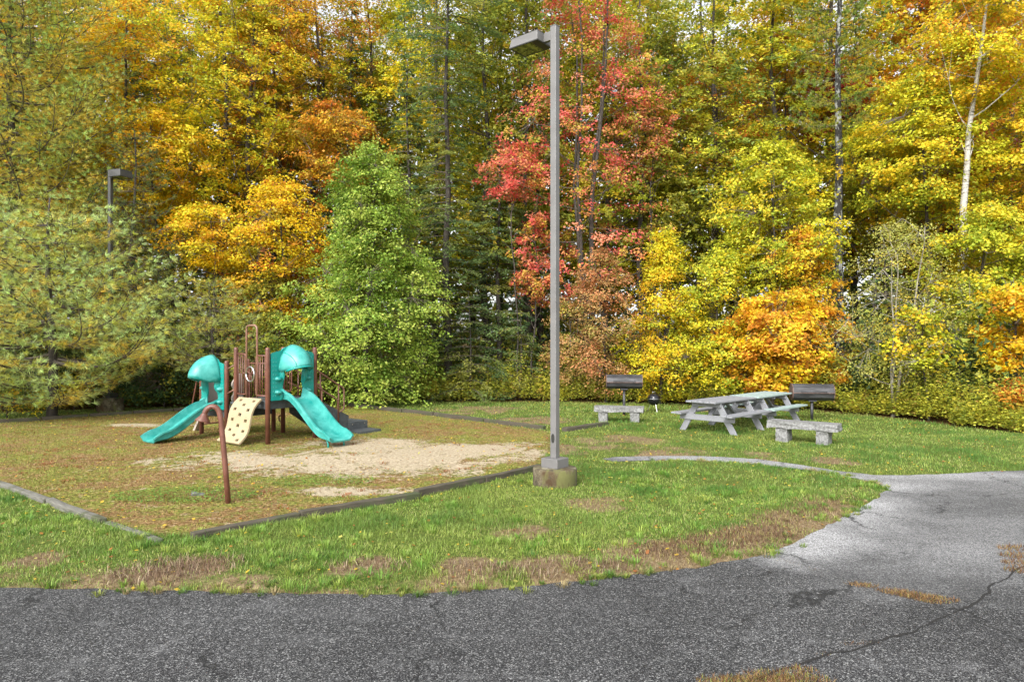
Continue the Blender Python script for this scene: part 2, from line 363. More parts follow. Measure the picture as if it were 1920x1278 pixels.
def mat_asphalt():
    m, n, b, _ = newmat('asphalt'); v = coords(n, True)
    vo = nd(n, 'ShaderNodeTexVoronoi', Scale=115); n.links.new(v, vo.inputs['Vector'])
    vo2 = nd(n, 'ShaderNodeTexVoronoi', Scale=220); n.links.new(v, vo2.inputs['Vector'])
    sc = n.nodes.new('ShaderNodeSeparateColor'); n.links.new(vo.outputs['Color'], sc.inputs[0])
    sc2 = n.nodes.new('ShaderNodeSeparateColor'); n.links.new(vo2.outputs['Color'], sc2.inputs[0])
    big = noise(n, v, .7, 4); fine = noise(n, v, 60, 3)
    s1 = ramp(n, sc.outputs[0], [(.0, (.006, .006, .007)), (.45, (.018, .018, .019)), (.72, (.05, .05, .052)), (.88, (.16, .16, .16)), (1.0, (.45, .45, .44))])
    s2_ = ramp(n, sc2.outputs[0], [(.0, (.006, .006, .007)), (.6, (.025, .025, .026)), (.88, (.16, .16, .16)), (1, (.38, .38, .37))])
    c = mix(n, .45, s1, s2_)
    # worn pale area at the fork of the path
    g = n.nodes.new('ShaderNodeNewGeometry'); sx = n.nodes.new('ShaderNodeSeparateXYZ'); n.links.new(g.outputs['Position'], sx.inputs[0])
    def blob(cx, cy, rx, ry, ang=0):
        ca_, sa_ = math.cos(ang), math.sin(ang)
        dx = m_math(n, 'SUBTRACT', sx.outputs[0], cx); dy = m_math(n, 'SUBTRACT', sx.outputs[1], cy)
        p = m_math(n, 'DIVIDE', m_math(n, 'ADD', m_math(n, 'MULTIPLY', dx, ca_), m_math(n, 'MULTIPLY', dy, sa_)), rx)
        q = m_math(n, 'DIVIDE', m_math(n, 'SUBTRACT', m_math(n, 'MULTIPLY', dy, ca_), m_math(n, 'MULTIPLY', dx, sa_)), ry)
        d = m_math(n, 'SQRT', m_math(n, 'ADD', m_math(n, 'MULTIPLY', p, p), m_math(n, 'MULTIPLY', q, q)))
        return m_math(n, 'MAXIMUM', m_math(n, 'SUBTRACT', 1.0, d), 0.0)
    x1, y1 = G(1620, 960); x2, y2 = G(1800, 905); x3, y3 = G(1530, 1020); x4, y4 = G(1400, 863); x5, y5 = G(1780, 1010); x6, y6 = G(1760, 1190)
    w = blob(x1, y1, 1.9, .75, .9); soft = m_math(n, 'MAXIMUM', blob(x2, y2, 4.5, 2.4, 0), blob(x5, y5, 2.8, 1.9, .5))
    for bb in ((*G(1590, 955), 1.5, .7, .9), (*G(1520, 1012), 1.3, .55, .75), (*G(1660, 915), 1.6, .6, .3), (x3, y3, 1.3, .6, .7), (x4, y4, 4.0, 1.2, -.2), (*G(1760, 893), 2.4, .5, .05)): w = m_math(n, 'MAXIMUM', w, blob(*bb))
    w = m_math(n, 'ADD', w, m_math(n, 'MULTIPLY', m_math(n, 'SUBTRACT', noise(n, coords(n, True, (1, 1, 1)), 2.2, 6, .75), .5), 1.3))
    wf = ramp(n, w, [(.08, (0, 0, 0)), (.75, (1, 1, 1))])
    pale = ramp(n, sc.outputs[1], [(.0, (.07, .07, .072)), (.5, (.19, .19, .192)), (1, (.46, .46, .46))])
    sf_ = ramp(n, m_math(n, 'ADD', soft, m_math(n, 'MULTIPLY', m_math(n, 'SUBTRACT', noise(n, coords(n, True, (.5, 1.6, 1)), 1.6, 6, .75), .5), 1.2)), [(.05, (0, 0, 0)), (.8, (.62, .62, .62))])
    c = mix(n, sf_, c, pale)
    bright = ramp(n, sc.outputs[1], [(.0, (.10, .10, .102)), (.5, (.27, .27, .272)), (1, (.52, .52, .52))])
    c = mix(n, wf, c, bright)
    c = mix(n, .35, c, ramp(n, big, [(.35, (.3, .3, .3)), (.65, (1.25, 1.25, 1.25))]), 'MULTIPLY')
    # hairline cracks and old stains
    wv = nd(n, 'ShaderNodeTexNoise', Scale=1.6, Detail=5, Roughness=.7); n.links.new(v, wv.inputs['Vector'])
    va = n.nodes.new('ShaderNodeVectorMath'); va.operation = 'MULTIPLY_ADD'; n.links.new(wv.outputs['Color'], va.inputs[0]); va.inputs[1].default_value = (.9, .9, 0); n.links.new(v, va.inputs[2])
    vc = n.nodes.new('ShaderNodeTexVoronoi'); vc.feature = 'DISTANCE_TO_EDGE'; vc.inputs['Scale'].default_value = .42; n.links.new(va.outputs[0], vc.inputs['Vector'])
    hair = ramp(n, vc.outputs['Distance'], [(.0, (1, 1, 1)), (.0035, (1, 1, 1)), (.008, (0, 0, 0))])
    msk = ramp(n, noise(n, v, .9, 2), [(.45, (0, 0, 0)), (.55, (1, 1, 1))])
    c = mix(n, m_math(n, 'MULTIPLY', m_math(n, 'MULTIPLY', hair, msk), .8), c, (.012, .012, .012))
    c = mix(n, ramp(n, noise(n, v, 1.9, 6, .7), [(.56, (0, 0, 0)), (.76, (.35, .35, .35))]), c, (.025, .025, .026))
    n.links.new(c, b.inputs['Base Color']); b.inputs['Roughness'].default_value = .85; b.inputs['Specular IOR Level'].default_value = .25
    bump(n, b, m_math(n, 'ADD', vo.outputs['Distance'], fine), .7, .006)
    return m
MA = mat_asphalt()
# main asphalt: everything above/left of the crack; second slab beyond the crack
E = rough_line(PAVE[1:34], .045, .08, 1.0)
crk = rough_line(CRACK, .05, .06, 5.0)
main = [(-9, 2.0)] + E + [(14, 12.4), (14, 7.0)] + crk + [(1.2, 3.2), (.6, 2.0)]
o = sheet('asphalt_path', main, .012, MA); tag(o, 'dark speckled asphalt path sweeping across the front and forking between the lawns', 'path', kind='structure')
sec = [(14, 6.995)] + [(x + .002, y - .003) for x, y in crk] + [(1.202, 3.195), (.62, 2.0), (14, 2.0)]
o = sheet('asphalt_road', sec, .014, MA); tag(o, 'asphalt road slab beyond the curved crack at the bottom corner', 'road', kind='structure')
m, n, b, _ = newmat('crack_dirt'); b.inputs['Base Color'].default_value = (.012, .011, .01, 1); b.inputs['Roughness'].default_value = 1
M['crack'] = m
for nm, cc, w_ in (('crack', [(14, 6.98)] + crk + [(1.2, 3.2), (.6, 2.0)], .016), ('crack', rough_line(CRACK2, .03, .07, 9.0), .006)):
    w_ *= .5; ww_ = [w_ * (.25 + 1.5 * vnoise(np.array([i * .45]), np.array([w_]))[0]) for i in range(len(cc))]
    L_ = [(x - q * .5, y + q) for (x, y), q in zip(cc, ww_)]; R_ = [(x + q * .5, y - q) for (x, y), q in zip(cc, ww_)][::-1]
    o = sheet('pavement_crack', L_ + R_, .018, M['crack'])
    tag(o, 'long curved crack across the asphalt at the bottom corner' if w_ > .005 else 'thin crack running from the lawn corner across the asphalt', kind='structure')

# ------------------------------------------------------------------ grass
def blades(name, x, y, h, w, col, lean, seg2, label, cat, parent=None):
    n = len(x); az = R.uniform(0, 2 * math.pi, n); z0 = ground_z(x, y) - .005
    wx, wy = np.cos(az) * w / 2, np.sin(az) * w / 2
    la = az + math.pi / 2 + R.normal(0, .5, n); lx, ly = np.cos(la) * lean * h, np.sin(la) * lean * h
    hz = h * np.sqrt(np.maximum(.1, 1 - np.minimum(lean, .93) ** 2))
    b0 = np.stack([x - wx, y - wy, z0], 1); b1 = np.stack([x + wx, y + wy, z0], 1)
    tip = np.stack([x + lx, y + ly, z0 + hz], 1)
    if seg2:
        m0 = np.stack([x - wx * .8 + lx * .35, y - wy * .8 + ly * .35, z0 + hz * .6], 1); m1 = np.stack([x + wx * .8 + lx * .35, y + wy * .8 + ly * .35, z0 + hz * .6], 1)
        V = np.stack([b0, b1, m1, m0, tip], 1).reshape(-1, 3); i = np.arange(n)[:, None] * 5
        f = np.concatenate([i + [0, 1, 2], i + [0, 2, 3], i + [3, 2, 4]], 0); c = np.repeat(col, 5, 0)
    else:
        V = np.stack([b0, b1, tip], 1).reshape(-1, 3); i = np.arange(n)[:, None] * 3; f = i + [0, 1, 2]; c = np.repeat(col, 3, 0)
    o = link(name, np_mesh(name, V, f, c), M['grass']); tag(o, label, cat, kind='stuff'); return o

def pick(pal, wts, n):
    pal = np.array(pal); i = R.choice(len(pal), n, p=np.array(wts) / sum(wts)); return pal[i]

def lawn(y0, y1, dens, hh, ww, seg2, name, label):
    n = int(dens * (y1 - y0) * (1.66 * y1 + 1)); x = R.uniform(-.83 * y1 - .5, .83 * y1 + .5, n); y = R.uniform(y0, y1, n)
    k = (np.abs(x) < .83 * y + .7) & ~in_poly(x, y, PAVE) & ~in_poly(x, y, PLAY) & (y < edge_y(x) + .3)
    x, y = x[k], y[k]
    d = dry_mask(x, y); cl = fbm(x * 1.7, y * 1.7, 44, 3); cl2 = fbm(x * .55, y * .55, 12, 3)
    bare = fbm(x * 3.1, y * 3.1, 77, 2)
    k = R.random(len(x)) < (1 - .55 * d) * np.clip((bare - .22) * 5, .25, 1)
    x, y, d, cl, cl2 = x[k], y[k], d[k], cl[k], cl2[k]; n = len(x)
    col = pick([(.24, .34, .06), (.15, .26, .04), (.34, .42, .10), (.07, .16, .025), (.48, .46, .20)], [4, 3, 3, 2, 1.1], n)
    dk = np.clip((cl - .5) * 5, 0, 1)[:, None]; col = col * (1 - dk * .8) + np.array([.055, .16, .022]) * dk * .8
    yl = np.clip((.5 - cl2) * 5, 0, 1)[:, None]; col = col * (1 - yl * .45) + np.array([.32, .36, .08]) * yl * .45
    isd = R.random(n) < d * 1.1
    dc = pick([(.34, .25, .13), (.22, .14, .07), (.14, .08, .05), (.45, .36, .2), (.25, .24, .06)], [3, 3, 2, 2, 2], n)
    col[isd] = dc[isd]; col *= R.uniform(.75, 1.25, n)[:, None]
    h = hh * R.uniform(.5, 1.25, n) * (.5 + 1.3 * np.clip(cl - .25, 0, 1) + .35 * (fbm(x * 6, y * 6, 8, 2) - .4)) * np.where(isd, .8, 1)
    blades(name, x, y, h, ww * R.uniform(.7, 1.3, n), col, np.clip(np.abs(R.normal(.55, .28, n)), 0, .92), seg2, label, 'grass')
lawn(4.9, 9.6, 4200, .054, .0046, True, 'lawn_grass', 'tall green grass of the front lawn with dry tufts along the asphalt')
lawn(9.6, 15.5, 1500, .06, .008, False, 'lawn_grass', 'short bright green grass round the lamp post and granite benches')
lawn(15.5, 24, 520, .07, .014, False, 'lawn_grass', 'short grass of the far lawn up to the forest edge')

def play_weeds():
    n = 190000; x = R.uniform(-17, 1.5, n); y = R.uniform(7.0, 21.5, n)
    k = in_poly(x, y, PLAY) & (np.abs(x) < .83 * y + .5); x, y = x[k], y[k]
    s_ = sand_mask(x, y); nn = fbm(x * 1.3, y * 1.3, 91, 3)
    k = (R.random(len(x)) < np.clip(1 - s_ * 1.25, .015, 1) * np.clip((nn - .15) * 3, .3, 1)); x, y, nn = x[k], y[k], nn[k]; n = len(x)
    g = np.clip((fbm(x * .5, y * .5, 60, 3) - .42) * 5, 0, 1)
    gx, gy = G(340, 940); g = np.maximum(g, np.clip(1.5 - np.hypot((x - gx) / 1.3, (y - gy) / .6), 0, 1))
    isg = R.random(n) < g * .8 + .2
    col = pick([(.28, .17, .06), (.20, .10, .035), (.36, .26, .10), (.24, .20, .05)], [3, 2, 2, 3], n)
    gc = pick([(.22, .24, .04), (.30, .30, .05), (.12, .17, .035)], [3, 3, 2], n); col[isg] = gc[isg]
    col *= R.uniform(.7, 1.25, n)[:, None]
    blades('ground_cover', x, y, .032 * R.uniform(.5, 1.4, n), .014 * R.uniform(.6, 1.4, n), col, np.clip(R.normal(.6, .2, n), 0, .92), False, 'low brown and olive weeds matted over the play area', 'weeds')
play_weeds()

def tufts(name, tx, ty, nb, hh, rr, pal, wts, label, w=.005):
    n = len(tx); hs_ = R.uniform(.55, 1.2, n); tone = pick(pal, wts, n); x0 = np.repeat(tx, nb); y0 = np.repeat(ty, nb); h = np.repeat(hs_, nb) * hh * R.uniform(.5, 1.1, n * nb); m_ = n * nb
    az = R.uniform(0, 6.28, m_); q = np.sqrt(R.random(m_)) * rr * np.repeat(hs_, nb); x, y = x0 + np.cos(az) * q, y0 + np.sin(az) * q; z0 = ground_z(x, y) - .01; z0 = np.maximum(z0, .008)
    out = q / rr * .75 + R.uniform(0, .35, m_); lx, ly = np.cos(az) * out * h, np.sin(az) * out * h; hz_ = h * np.sqrt(np.clip(1 - out ** 2 * .7, .12, 1))
    wv = R.uniform(.7, 1.3, m_) * w / 2; wx, wy = -np.sin(az) * wv, np.cos(az) * wv
    V = np.stack([np.stack([x - wx, y - wy, z0], 1), np.stack([x + wx, y + wy, z0], 1), np.stack([x + wx * .8 + lx * .4, y + wy * .8 + ly * .4, z0 + hz_ * .7], 1), np.stack([x - wx * .8 + lx * .4, y - wy * .8 + ly * .4, z0 + hz_ * .7], 1), np.stack([x + lx, y + ly, z0 + hz_ * .95], 1)], 1).reshape(-1, 3)
    i = np.arange(m_)[:, None] * 5; f = np.concatenate([i + [0, 1, 2], i + [0, 2, 3], i + [3, 2, 4]], 0)
    col = np.repeat(tone, nb, 0) * R.uniform(.65, 1.3, m_)[:, None]
    tag(link(name, np_mesh(name, V, f, np.repeat(col, 5, 0)), M['grass']), label, 'grass', kind='stuff')
# tufts along the asphalt border and through the front lawn
bx, by = [], []
Pb = PAVE[1:21]
for (x0, y0), (x1, y1) in zip(Pb, Pb[1:]):
    L_ = math.hypot(x1 - x0, y1 - y0); k = int(L_ * 16)
    for _ in range(k):
        t = R.random(); nx_, ny_ = -(y1 - y0) / L_, (x1 - x0) / L_; o_ = R.normal(.03, .07)
        bx.append(x0 + (x1 - x0) * t + nx_ * o_); by.append(y0 + (y1 - y0) * t + ny_ * o_)
bx, by = np.array(bx), np.array(by); keep = vnoise(bx * 1.8, by * 1.8, None, 40) > .42; bx, by = bx[keep], by[keep]
tufts('grass_tufts', bx, by, 42, .062, .05, [(.17, .25, .04), (.26, .30, .06), (.10, .18, .03), (.34, .27, .13)], [3, 2.4, 2, 2], 'uneven grass tufts hanging over the asphalt edge')
n = 1500; lx_ = R.uniform(-8, 8, n); ly_ = 4.9 + R.random(n) ** 1.3 * 6; k = ~in_poly(lx_, ly_, PAVE) & ~in_poly(lx_, ly_, PLAY) & (np.abs(lx_) < .83 * ly_) & (vnoise(lx_ * 1.1, ly_ * 1.6, None, 23) > .5)
tufts('grass_tufts', lx_[k], ly_[k], 50, .105, .07, [(.13, .26, .035), (.20, .32, .05), (.30, .38, .07), (.09, .20, .03)], [3, 3, 2, 1], 'lush darker grass tufts standing out of the front lawn')
n = 1100; lx_ = R.uniform(-13, 2, n); ly_ = R.uniform(7, 18, n); k = in_poly(lx_, ly_, PLAY) & (vnoise(lx_ * .8, ly_ * 1.1, None, 77) > .52)
tufts('weed_tufts', lx_[k], ly_[k], 34, .05, .10, [(.30, .13, .05), (.24, .10, .04), (.36, .24, .08), (.22, .24, .05)], [3, 2, 2, 2], 'reddish brown weed tufts dotted over the play area', w=.009)

def clover(u, v, r, n, name, lab):
    gx, gy = G(u, v); a_ = R.uniform(0, 6.28, n); q = np.sqrt(R.random(n)) * r
    x, y = gx + np.cos(a_) * q * 1.6, gy + np.sin(a_) * q * .8
    leaves_flat(name, x, y, .03, pick([(.16, .28, .05), (.24, .34, .07), (.10, .2, .04)], [3, 3, 2], n), lab, 'weeds', .02)
def leaves_flat(name, x, y, size, col, label, cat, zup=.01):
    n = len(x); az = R.uniform(0, 6.28, n); s_ = size * R.uniform(.6, 1.3, n); z = ground_z(x, y) + zup + R.uniform(0, .02, n)
    d = np.stack([np.cos(az), np.sin(az), R.normal(0, .25, n)], 1); p = np.stack([-np.sin(az), np.cos(az), R.normal(0, .25, n)], 1)
    c = np.stack([x, y, z], 1); V = np.stack([c - d * s_[:, None] * .5, c + p * s_[:, None] * .4, c + d * s_[:, None] * .5, c - p * s_[:, None] * .4], 1).reshape(-1, 3)
    f = np.arange(n * 4).reshape(-1, 4); o = link(name, np_mesh(name, V, f, np.repeat(col, 4, 0)), M['leaf']); tag(o, label, cat, kind='stuff')
clover(350, 935, .62, 1500, 'clover_patch', 'bright green clover patch round the small white stone')
clover(600, 905, .5, 500, 'clover_patch', 'sparse clover at the sandy patch edge in front of the climber')
n = 9000; x = R.uniform(-17, 15, n); y = R.uniform(5, 24, n); k = ~in_poly(x, y, PAVE) | (R.random(n) < .04); x, y = x[k], y[k]
leaves_flat('fallen_leaves', x, y, .042, pick([(.6, .42, .05), (.45, .2, .05), (.3, .12, .04), (.5, .48, .12)], [4, 2, 2, 2], len(x)), 'small yellow and brown autumn leaves scattered over the lawn', 'fallen leaves')

def tuft(pts, spread, n, hh, cols, wts, label, w=.006):
    x, y = [], []
    for (u, v), r in pts:
        gx, gy = G(u, v); k = int(n * r); a_ = R.uniform(0, 6.28, k); q = np.sqrt(R.random(k)) * r * spread
        x.append(gx + np.cos(a_) * q * 1.3); y.append(gy + np.sin(a_) * q * .6)
    x, y = np.concatenate(x), np.concatenate(y); n = len(x)
    o = blades('dry_weeds', x, y, hh * R.uniform(.4, 1.2, n), w * R.uniform(.7, 1.3, n), pick(cols, wts, n) * R.uniform(.7, 1.2, n)[:, None], np.clip(R.normal(.6, .22, n), 0, .92), True, label, 'weeds')
    return o
DC = [(.20, .10, .045), (.32, .21, .08), (.12, .06, .03), (.22, .23, .05)]
tuft([((1400 + i * 22, 1284 - abs(i) * .8), 1.0) for i in range(-2, 6)] + [((1500, 1262), .7), ((1440, 1268), .8)], .13, 700, .06, DC, [3, 3, 2, 2.4], 'clump of dry brown and green weeds at the bottom edge of the asphalt')
tuft([((1600 + i * 14, 1210 - i * 1.5), .6) for i in range(3)] + [((1545, 1229), .5)], .1, 300, .04, DC, [3, 2, 3, 1], 'small dry weeds growing in the curved crack')
tuft([((1610 + i * 15, 1098 + i * 3.0), .6 + .05 * i) for i in range(11) if i not in (2, 3)], .12, 620, .055, DC, [3, 3.5, 2, .8], 'strip of rusty dry weeds in the asphalt below the fork')
tuft([((1442 + i * 14, 1044 + i * 4.2), .7 if i < 4 else .45) for i in range(8)], .09, 300, .035, DC, [3, 4, 1, 2], 'dry straw-coloured weeds in the crack at the lawn corner')
tuft([((1912 + i * 6, 1030 + i * 14), 1.0) for i in range(4)], .17, 620, .07, DC, [4, 3, 3, 1], 'dry brown weeds at the right edge of the asphalt')
tuft([((1250 + i * 24, 1040 - i * 5.0), 1.2) for i in range(9)] + [((1440 + i * 24, 985 - i * 9), .9) for i in range(6)], .32, 340, .055, [(.16, .085, .05), (.22, .14, .07), (.09, .05, .035), (.32, .28, .10)], [4, 3, 3, 2], 'band of matted brown dead grass along the fork of the path')
tuft([((340, 1068), 1.3), ((310, 1080), 1.2), ((370, 1062), 1.0), ((270, 1092), .8), ((690, 1070), .9), ((1070, 1072), 1.2), ((1110, 1066), .8), ((880, 1076), .8), ((985, 1082), .8)], .34, 300, .085,
     [(.26, .17, .11), (.18, .11, .07), (.11, .07, .05), (.42, .34, .22)], [3, 3, 2, 2], 'pinkish brown dead weed tufts in the front lawn edge')

# ------------------------------------------------------------------ trees
PAL = {
 'gold': [(.85, .55, .015), (.80, .62, .03), (.72, .40, .02), (.62, .55, .03)],
 'golden_lime': [(.76, .64, .03), (.58, .58, .035), (.80, .55, .03), (.36, .40, .03)],
 'lime': [(.50, .54, .04), (.62, .60, .05), (.32, .38, .03), (.7, .56, .04)],
 'green': [(.25, .37, .05), (.34, .46, .07), (.45, .53, .10), (.16, .26, .03)],
 'orange': [(.80, .40, .03), (.82, .52, .035), (.66, .30, .035), (.72, .58, .05)],
 'rust': [(.52, .15, .022), (.60, .27, .03), (.42, .32, .035), (.62, .36, .04)],
 'red': [(.74, .15, .12), (.70, .12, .11), (.76, .30, .17), (.68, .30, .10), (.55, .38, .07), (.74, .16, .12)],
 'crimson': [(.40, .03, .03), (.48, .07, .03), (.28, .03, .025)],
 'olive': [(.34, .35, .045), (.46, .44, .06), (.22, .25, .035), (.55, .42, .05)],
 'pale': [(.56, .54, .15), (.46, .47, .10), (.36, .38, .08), (.62, .5, .08)],
 'salmon': [(.58, .27, .12), (.45, .28, .10), (.36, .32, .08), (.60, .38, .16)],
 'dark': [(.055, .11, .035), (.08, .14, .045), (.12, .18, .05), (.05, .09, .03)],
 'hemlock': [(.10, .18, .07), (.16, .24, .08), (.22, .29, .08), (.34, .35, .08)],
 'mixgreen': [(.19, .26, .04), (.30, .35, .05), (.42, .42, .05), (.12, .18, .03)],
}
def leaf_mesh(name, C_, D_, N_, size, cols, narrow=.42, tri=False):
    """C_ centres, D_ directions, N_ normals: one folded leaf (two triangles) each"""
    n = len(C_)
    D_ = D_ / (np.linalg.norm(D_, axis=1)[:, None] + 1e-9)
    P_ = np.cross(N_, D_); P_ /= np.linalg.norm(P_, axis=1)[:, None] + 1e-9
    N2 = np.cross(D_, P_); s_ = size[:, None]
    fold = R.uniform(.02, .22, n)[:, None]
    V = np.stack([C_ - D_ * s_ * .5, C_ + P_ * s_ * narrow + N2 * s_ * fold, C_ + D_ * s_ * .55 - N2 * s_ * .05, C_ - P_ * s_ * narrow + N2 * s_ * fold], 1).reshape(-1, 3)
    if tri:
        sg = np.where(R.random(n) < .5, 1, -1)[:, None]
        V = np.stack([C_ - D_ * s_ * .55, C_ + P_ * s_ * narrow * 1.5 * sg + N2 * s_ * fold * .5, C_ + D_ * s_ * .6], 1).reshape(-1, 3)
        return np_mesh(name, V, np.arange(n)[:, None] * 3 + [0, 2, 1], np.repeat(cols, 3, 0))
    i = np.arange(n)[:, None] * 4
    f = np.concatenate([i + [0, 2, 1], i + [0, 3, 2]], 0)
    return np_mesh(name, V, f, np.repeat(cols, 4, 0))

ENV = {
 'ovate': lambda f: np.sin(math.pi * np.clip(f, 0, 1) ** .75) ** .6,
 'egg': lambda f: np.sqrt(np.clip(1 - f, 0, 1)) * np.clip(.62 + f * 2.2, 0, 1) * 1.12,
 'cone': lambda f: np.clip(1 - f, 0, 1) ** .72 * np.clip(f * 9, .45, 1),
 'round': lambda f: np.sqrt(np.clip(1 - (2 * f - 1) ** 2, 0, 1)),
 'vase': lambda f: np.clip(.35 + .8 * f, 0, 1) * np.clip((1 - f) * 4, 0, 1) ** .6,
 'full': lambda f: np.clip(f * 5 + .5, 0, 1) * np.clip((1 - f) * 2.2, 0, 1) ** .55,
}
def broadleaf(u, Y, vtop, vbot, half, pal, label, nsp=240, lps=46, leaf=.105, shape='ovate', trunk_r=.09, bark='bark', stems=1, lean=0.0, pal2=None,
              cut=.46, cell=.8, top_pal=None, name='maple_tree', cat='tree', group=None, zfix=None, dx=0, narrow=.42, flat=.55, ztrunk=None, depth=1.0):
    if group is None: lps = int(lps * 1.22); leaf *= .90; cell *= .78
    X = (u - 960) * Y / F; zt = 2.1 + (639 - vtop) * Y / F; zb = max(.25, 2.1 + (639 - vbot) * Y / F); Rr = half * Y / F
    zg = float(ground_z(np.array([X]), np.array([Y]))[0]); zt -= zg; zb = max(.2, zb - zg)
    root = empty(name, (X, Y, zg), label=label, cat=cat, group=group)
    sd_ = float(R.uniform(0, 100)); env = ENV[shape]
    def axis(z): return np.stack([lean * z + .12 * np.sin(z * .7 + sd_), .1 * np.cos(z * .6 + sd_)], -1)
    # trunk(s)
    T = Acc(); axes = []
    ztr = ztrunk if ztrunk else zt * .96
    for s_ in range(stems):
        az = sd_ + s_ * 2.4; sp_ = (0 if stems == 1 else .12 * Rr)
        zz = np.linspace(-.1, ztr * (1 if s_ == 0 else .85), 12)
        ax = axis(zz); f = np.clip(zz / zt, 0, 1)
        px_ = ax[:, 0] + math.cos(az) * sp_ * f * 3 + .03 * np.sin(zz * 3 + s_); py_ = ax[:, 1] + math.sin(az) * sp_ * f * 3
        rr = trunk_r * (1 - .85 * f) * (1 if s_ == 0 else .75); rr[0] *= 1.35
        T.tube(np.stack([px_, py_, zz], 1), rr, 8); axes.append((px_, py_, zz, rr))
    # limbs
    B = Acc(); limb_pts = []
    nl = int(10 + (zt - zb) * 2.0)
    for i in range(nl):
        px_, py_, zz, rr = axes[i % stems]
        z0 = zb * .75 + (zt * .93 - zb * .75) * (i + .5) / nl; z0 = min(z0, zz[-1])
        p0 = np.array([np.interp(z0, zz, px_), np.interp(z0, zz, py_), z0]); az = i * 2.4 + R.normal(0, .3)
        z1 = min(zt, z0 + Rr * R.uniform(.25, .75)); L = Rr * float(env(np.array((z1 - zb) / (zt - zb)))) * R.uniform(.7, 1.0) + .15
        p1 = np.array([math.cos(az) * L, math.sin(az) * L * depth, 0]) + np.array([*axis(np.array(z1)), z1])
        t = np.linspace(0, 1, 5)[:, None]; pts = p0 + (p1 - p0) * t + np.array([0, 0, -1]) * (np.sin(t * math.pi) * .12 * L) + R.normal(0, .04, (5, 3)) * t
        r0 = max(.012, trunk_r * .38 * (1 - z0 / zt)); B.tube(pts, np.linspace(r0, .006, 5), 4, False)
        limb_pts += list(pts[1:])
    limb_pts = np.array(limb_pts)
    # spray centres
    Cs = []; tries = 0
    while len(Cs) < nsp and tries < 60:
        tries += 1; k = 400; f = R.random(k) ** .9; ang = R.uniform(0, 2 * math.pi, k); q = np.sqrt(R.uniform(.10, 1, k))
        z = zb + f * (zt - zb); e_ = env(f) * Rr * (.62 + .80 * vnoise(np.cos(ang) * 1.7 + sd_, np.sin(ang) * 1.7 + 7, z / 1.1, 21))
        x = np.cos(ang) * q * e_; y = np.sin(ang) * q * e_ * depth
        nn = vnoise(x / cell + sd_, y / cell, z / (cell * .62), 3)
        okk = (nn > cut) & (R.random(k) < env(f) * .8 + .2)
        ax = axis(z); P = np.stack([x + ax[:, 0], y + ax[:, 1], z], 1)[okk]; Cs += list(P)
    Cs = np.array(Cs[:nsp]); n = len(Cs)
    d2 = ((Cs[:, None, :] - limb_pts[None]) ** 2).sum(-1); near = d2.argmin(1)
    for i in range(0 if group is not None else n):
        q = limb_pts[near[i]]; md = (q + Cs[i]) / 2 + np.array([0, 0, -.05])
        B.tube([q, Cs[i]], [.008, .003], 3, False)
    # leaves
    out = Cs.copy(); ax = axis(Cs[:, 2]); out[:, :2] -= ax; out[:, 2] = 0; rad = np.linalg.norm(out, axis=1)[:, None]; out /= rad + 1e-6
    rnd = R.normal(0, .5, (n, 3)); rnd[:, 2] = R.normal(-.12, .12, n); out = out + rnd; out /= np.linalg.norm(out, axis=1)[:, None]
    sl_ = R.uniform(.55, 1.0, n) * min(1.0, .45 + Rr * .28)
    C_ = np.repeat(Cs, lps, 0); O_ = np.repeat(out, lps, 0); SL = np.repeat(sl_, lps); m_ = len(C_)
    t = R.uniform(-.6, .6, m_); side = np.stack([-O_[:, 1], O_[:, 0], np.zeros(m_)], 1)
    wdt = R.normal(0, .27, m_) * (1 - np.abs(t) * .9) * SL
    pos = C_ + O_ * (t * SL)[:, None] + side * wdt[:, None]; pos[:, 2] += R.normal(0, .075, m_) - .10 * (t ** 2) * SL * 2
    pos[:, 2] = np.maximum(pos[:, 2], .08)
    D_ = O_ * .8 + side * R.normal(0, .8, m_)[:, None] + np.array([0, 0, -.28]) + R.normal(0, .3, (m_, 3))
    N_ = np.array([0, 0, 1.0]) + R.normal(0, flat, (m_, 3)) + O_ * .6
    base = np.array(PAL[pal]); w_ = vnoise(Cs[:, 0] * .8 + sd_, Cs[:, 1] * .8, Cs[:, 2] * .8, 9)
    ci = np.clip((w_ + R.normal(0, .16, n)) * len(base), 0, len(base) - 1).astype(int); sc_ = base[ci]
    if pal2: b2 = np.array(PAL[pal2]); k = R.random(n) < .3; sc_[k] = b2[R.integers(0, len(b2), n)][k]
    if top_pal:
        b2 = np.array(PAL[top_pal]); fz = (Cs[:, 2] - zb) / (zt - zb); k = R.random(n) < np.clip((fz - .35) * 2.2, 0, .9); sc_[k] = b2[R.integers(0, len(b2), n)][k]
    col = np.repeat(sc_, lps, 0); k = R.random(m_) < .22; col[k] = base[R.integers(0, len(base), m_)][k]
    col = col * R.uniform(.72, 1.22, m_)[:, None]; col[:, 0] *= R.uniform(.9, 1.1, m_)
    me = leaf_mesh('crown', pos, D_, N_, leaf * R.uniform(.6, 1.2, m_), np.clip(col, 0, .9), narrow, tri=(group is not None or leaf < .07 or Y > 26.4))
    T.build('trunk', M[bark], root, smooth=True); B.build('branches', M['twig' if bark == 'bark' else bark], root)
    link('crown', me, M['leaf'], root)
    return root

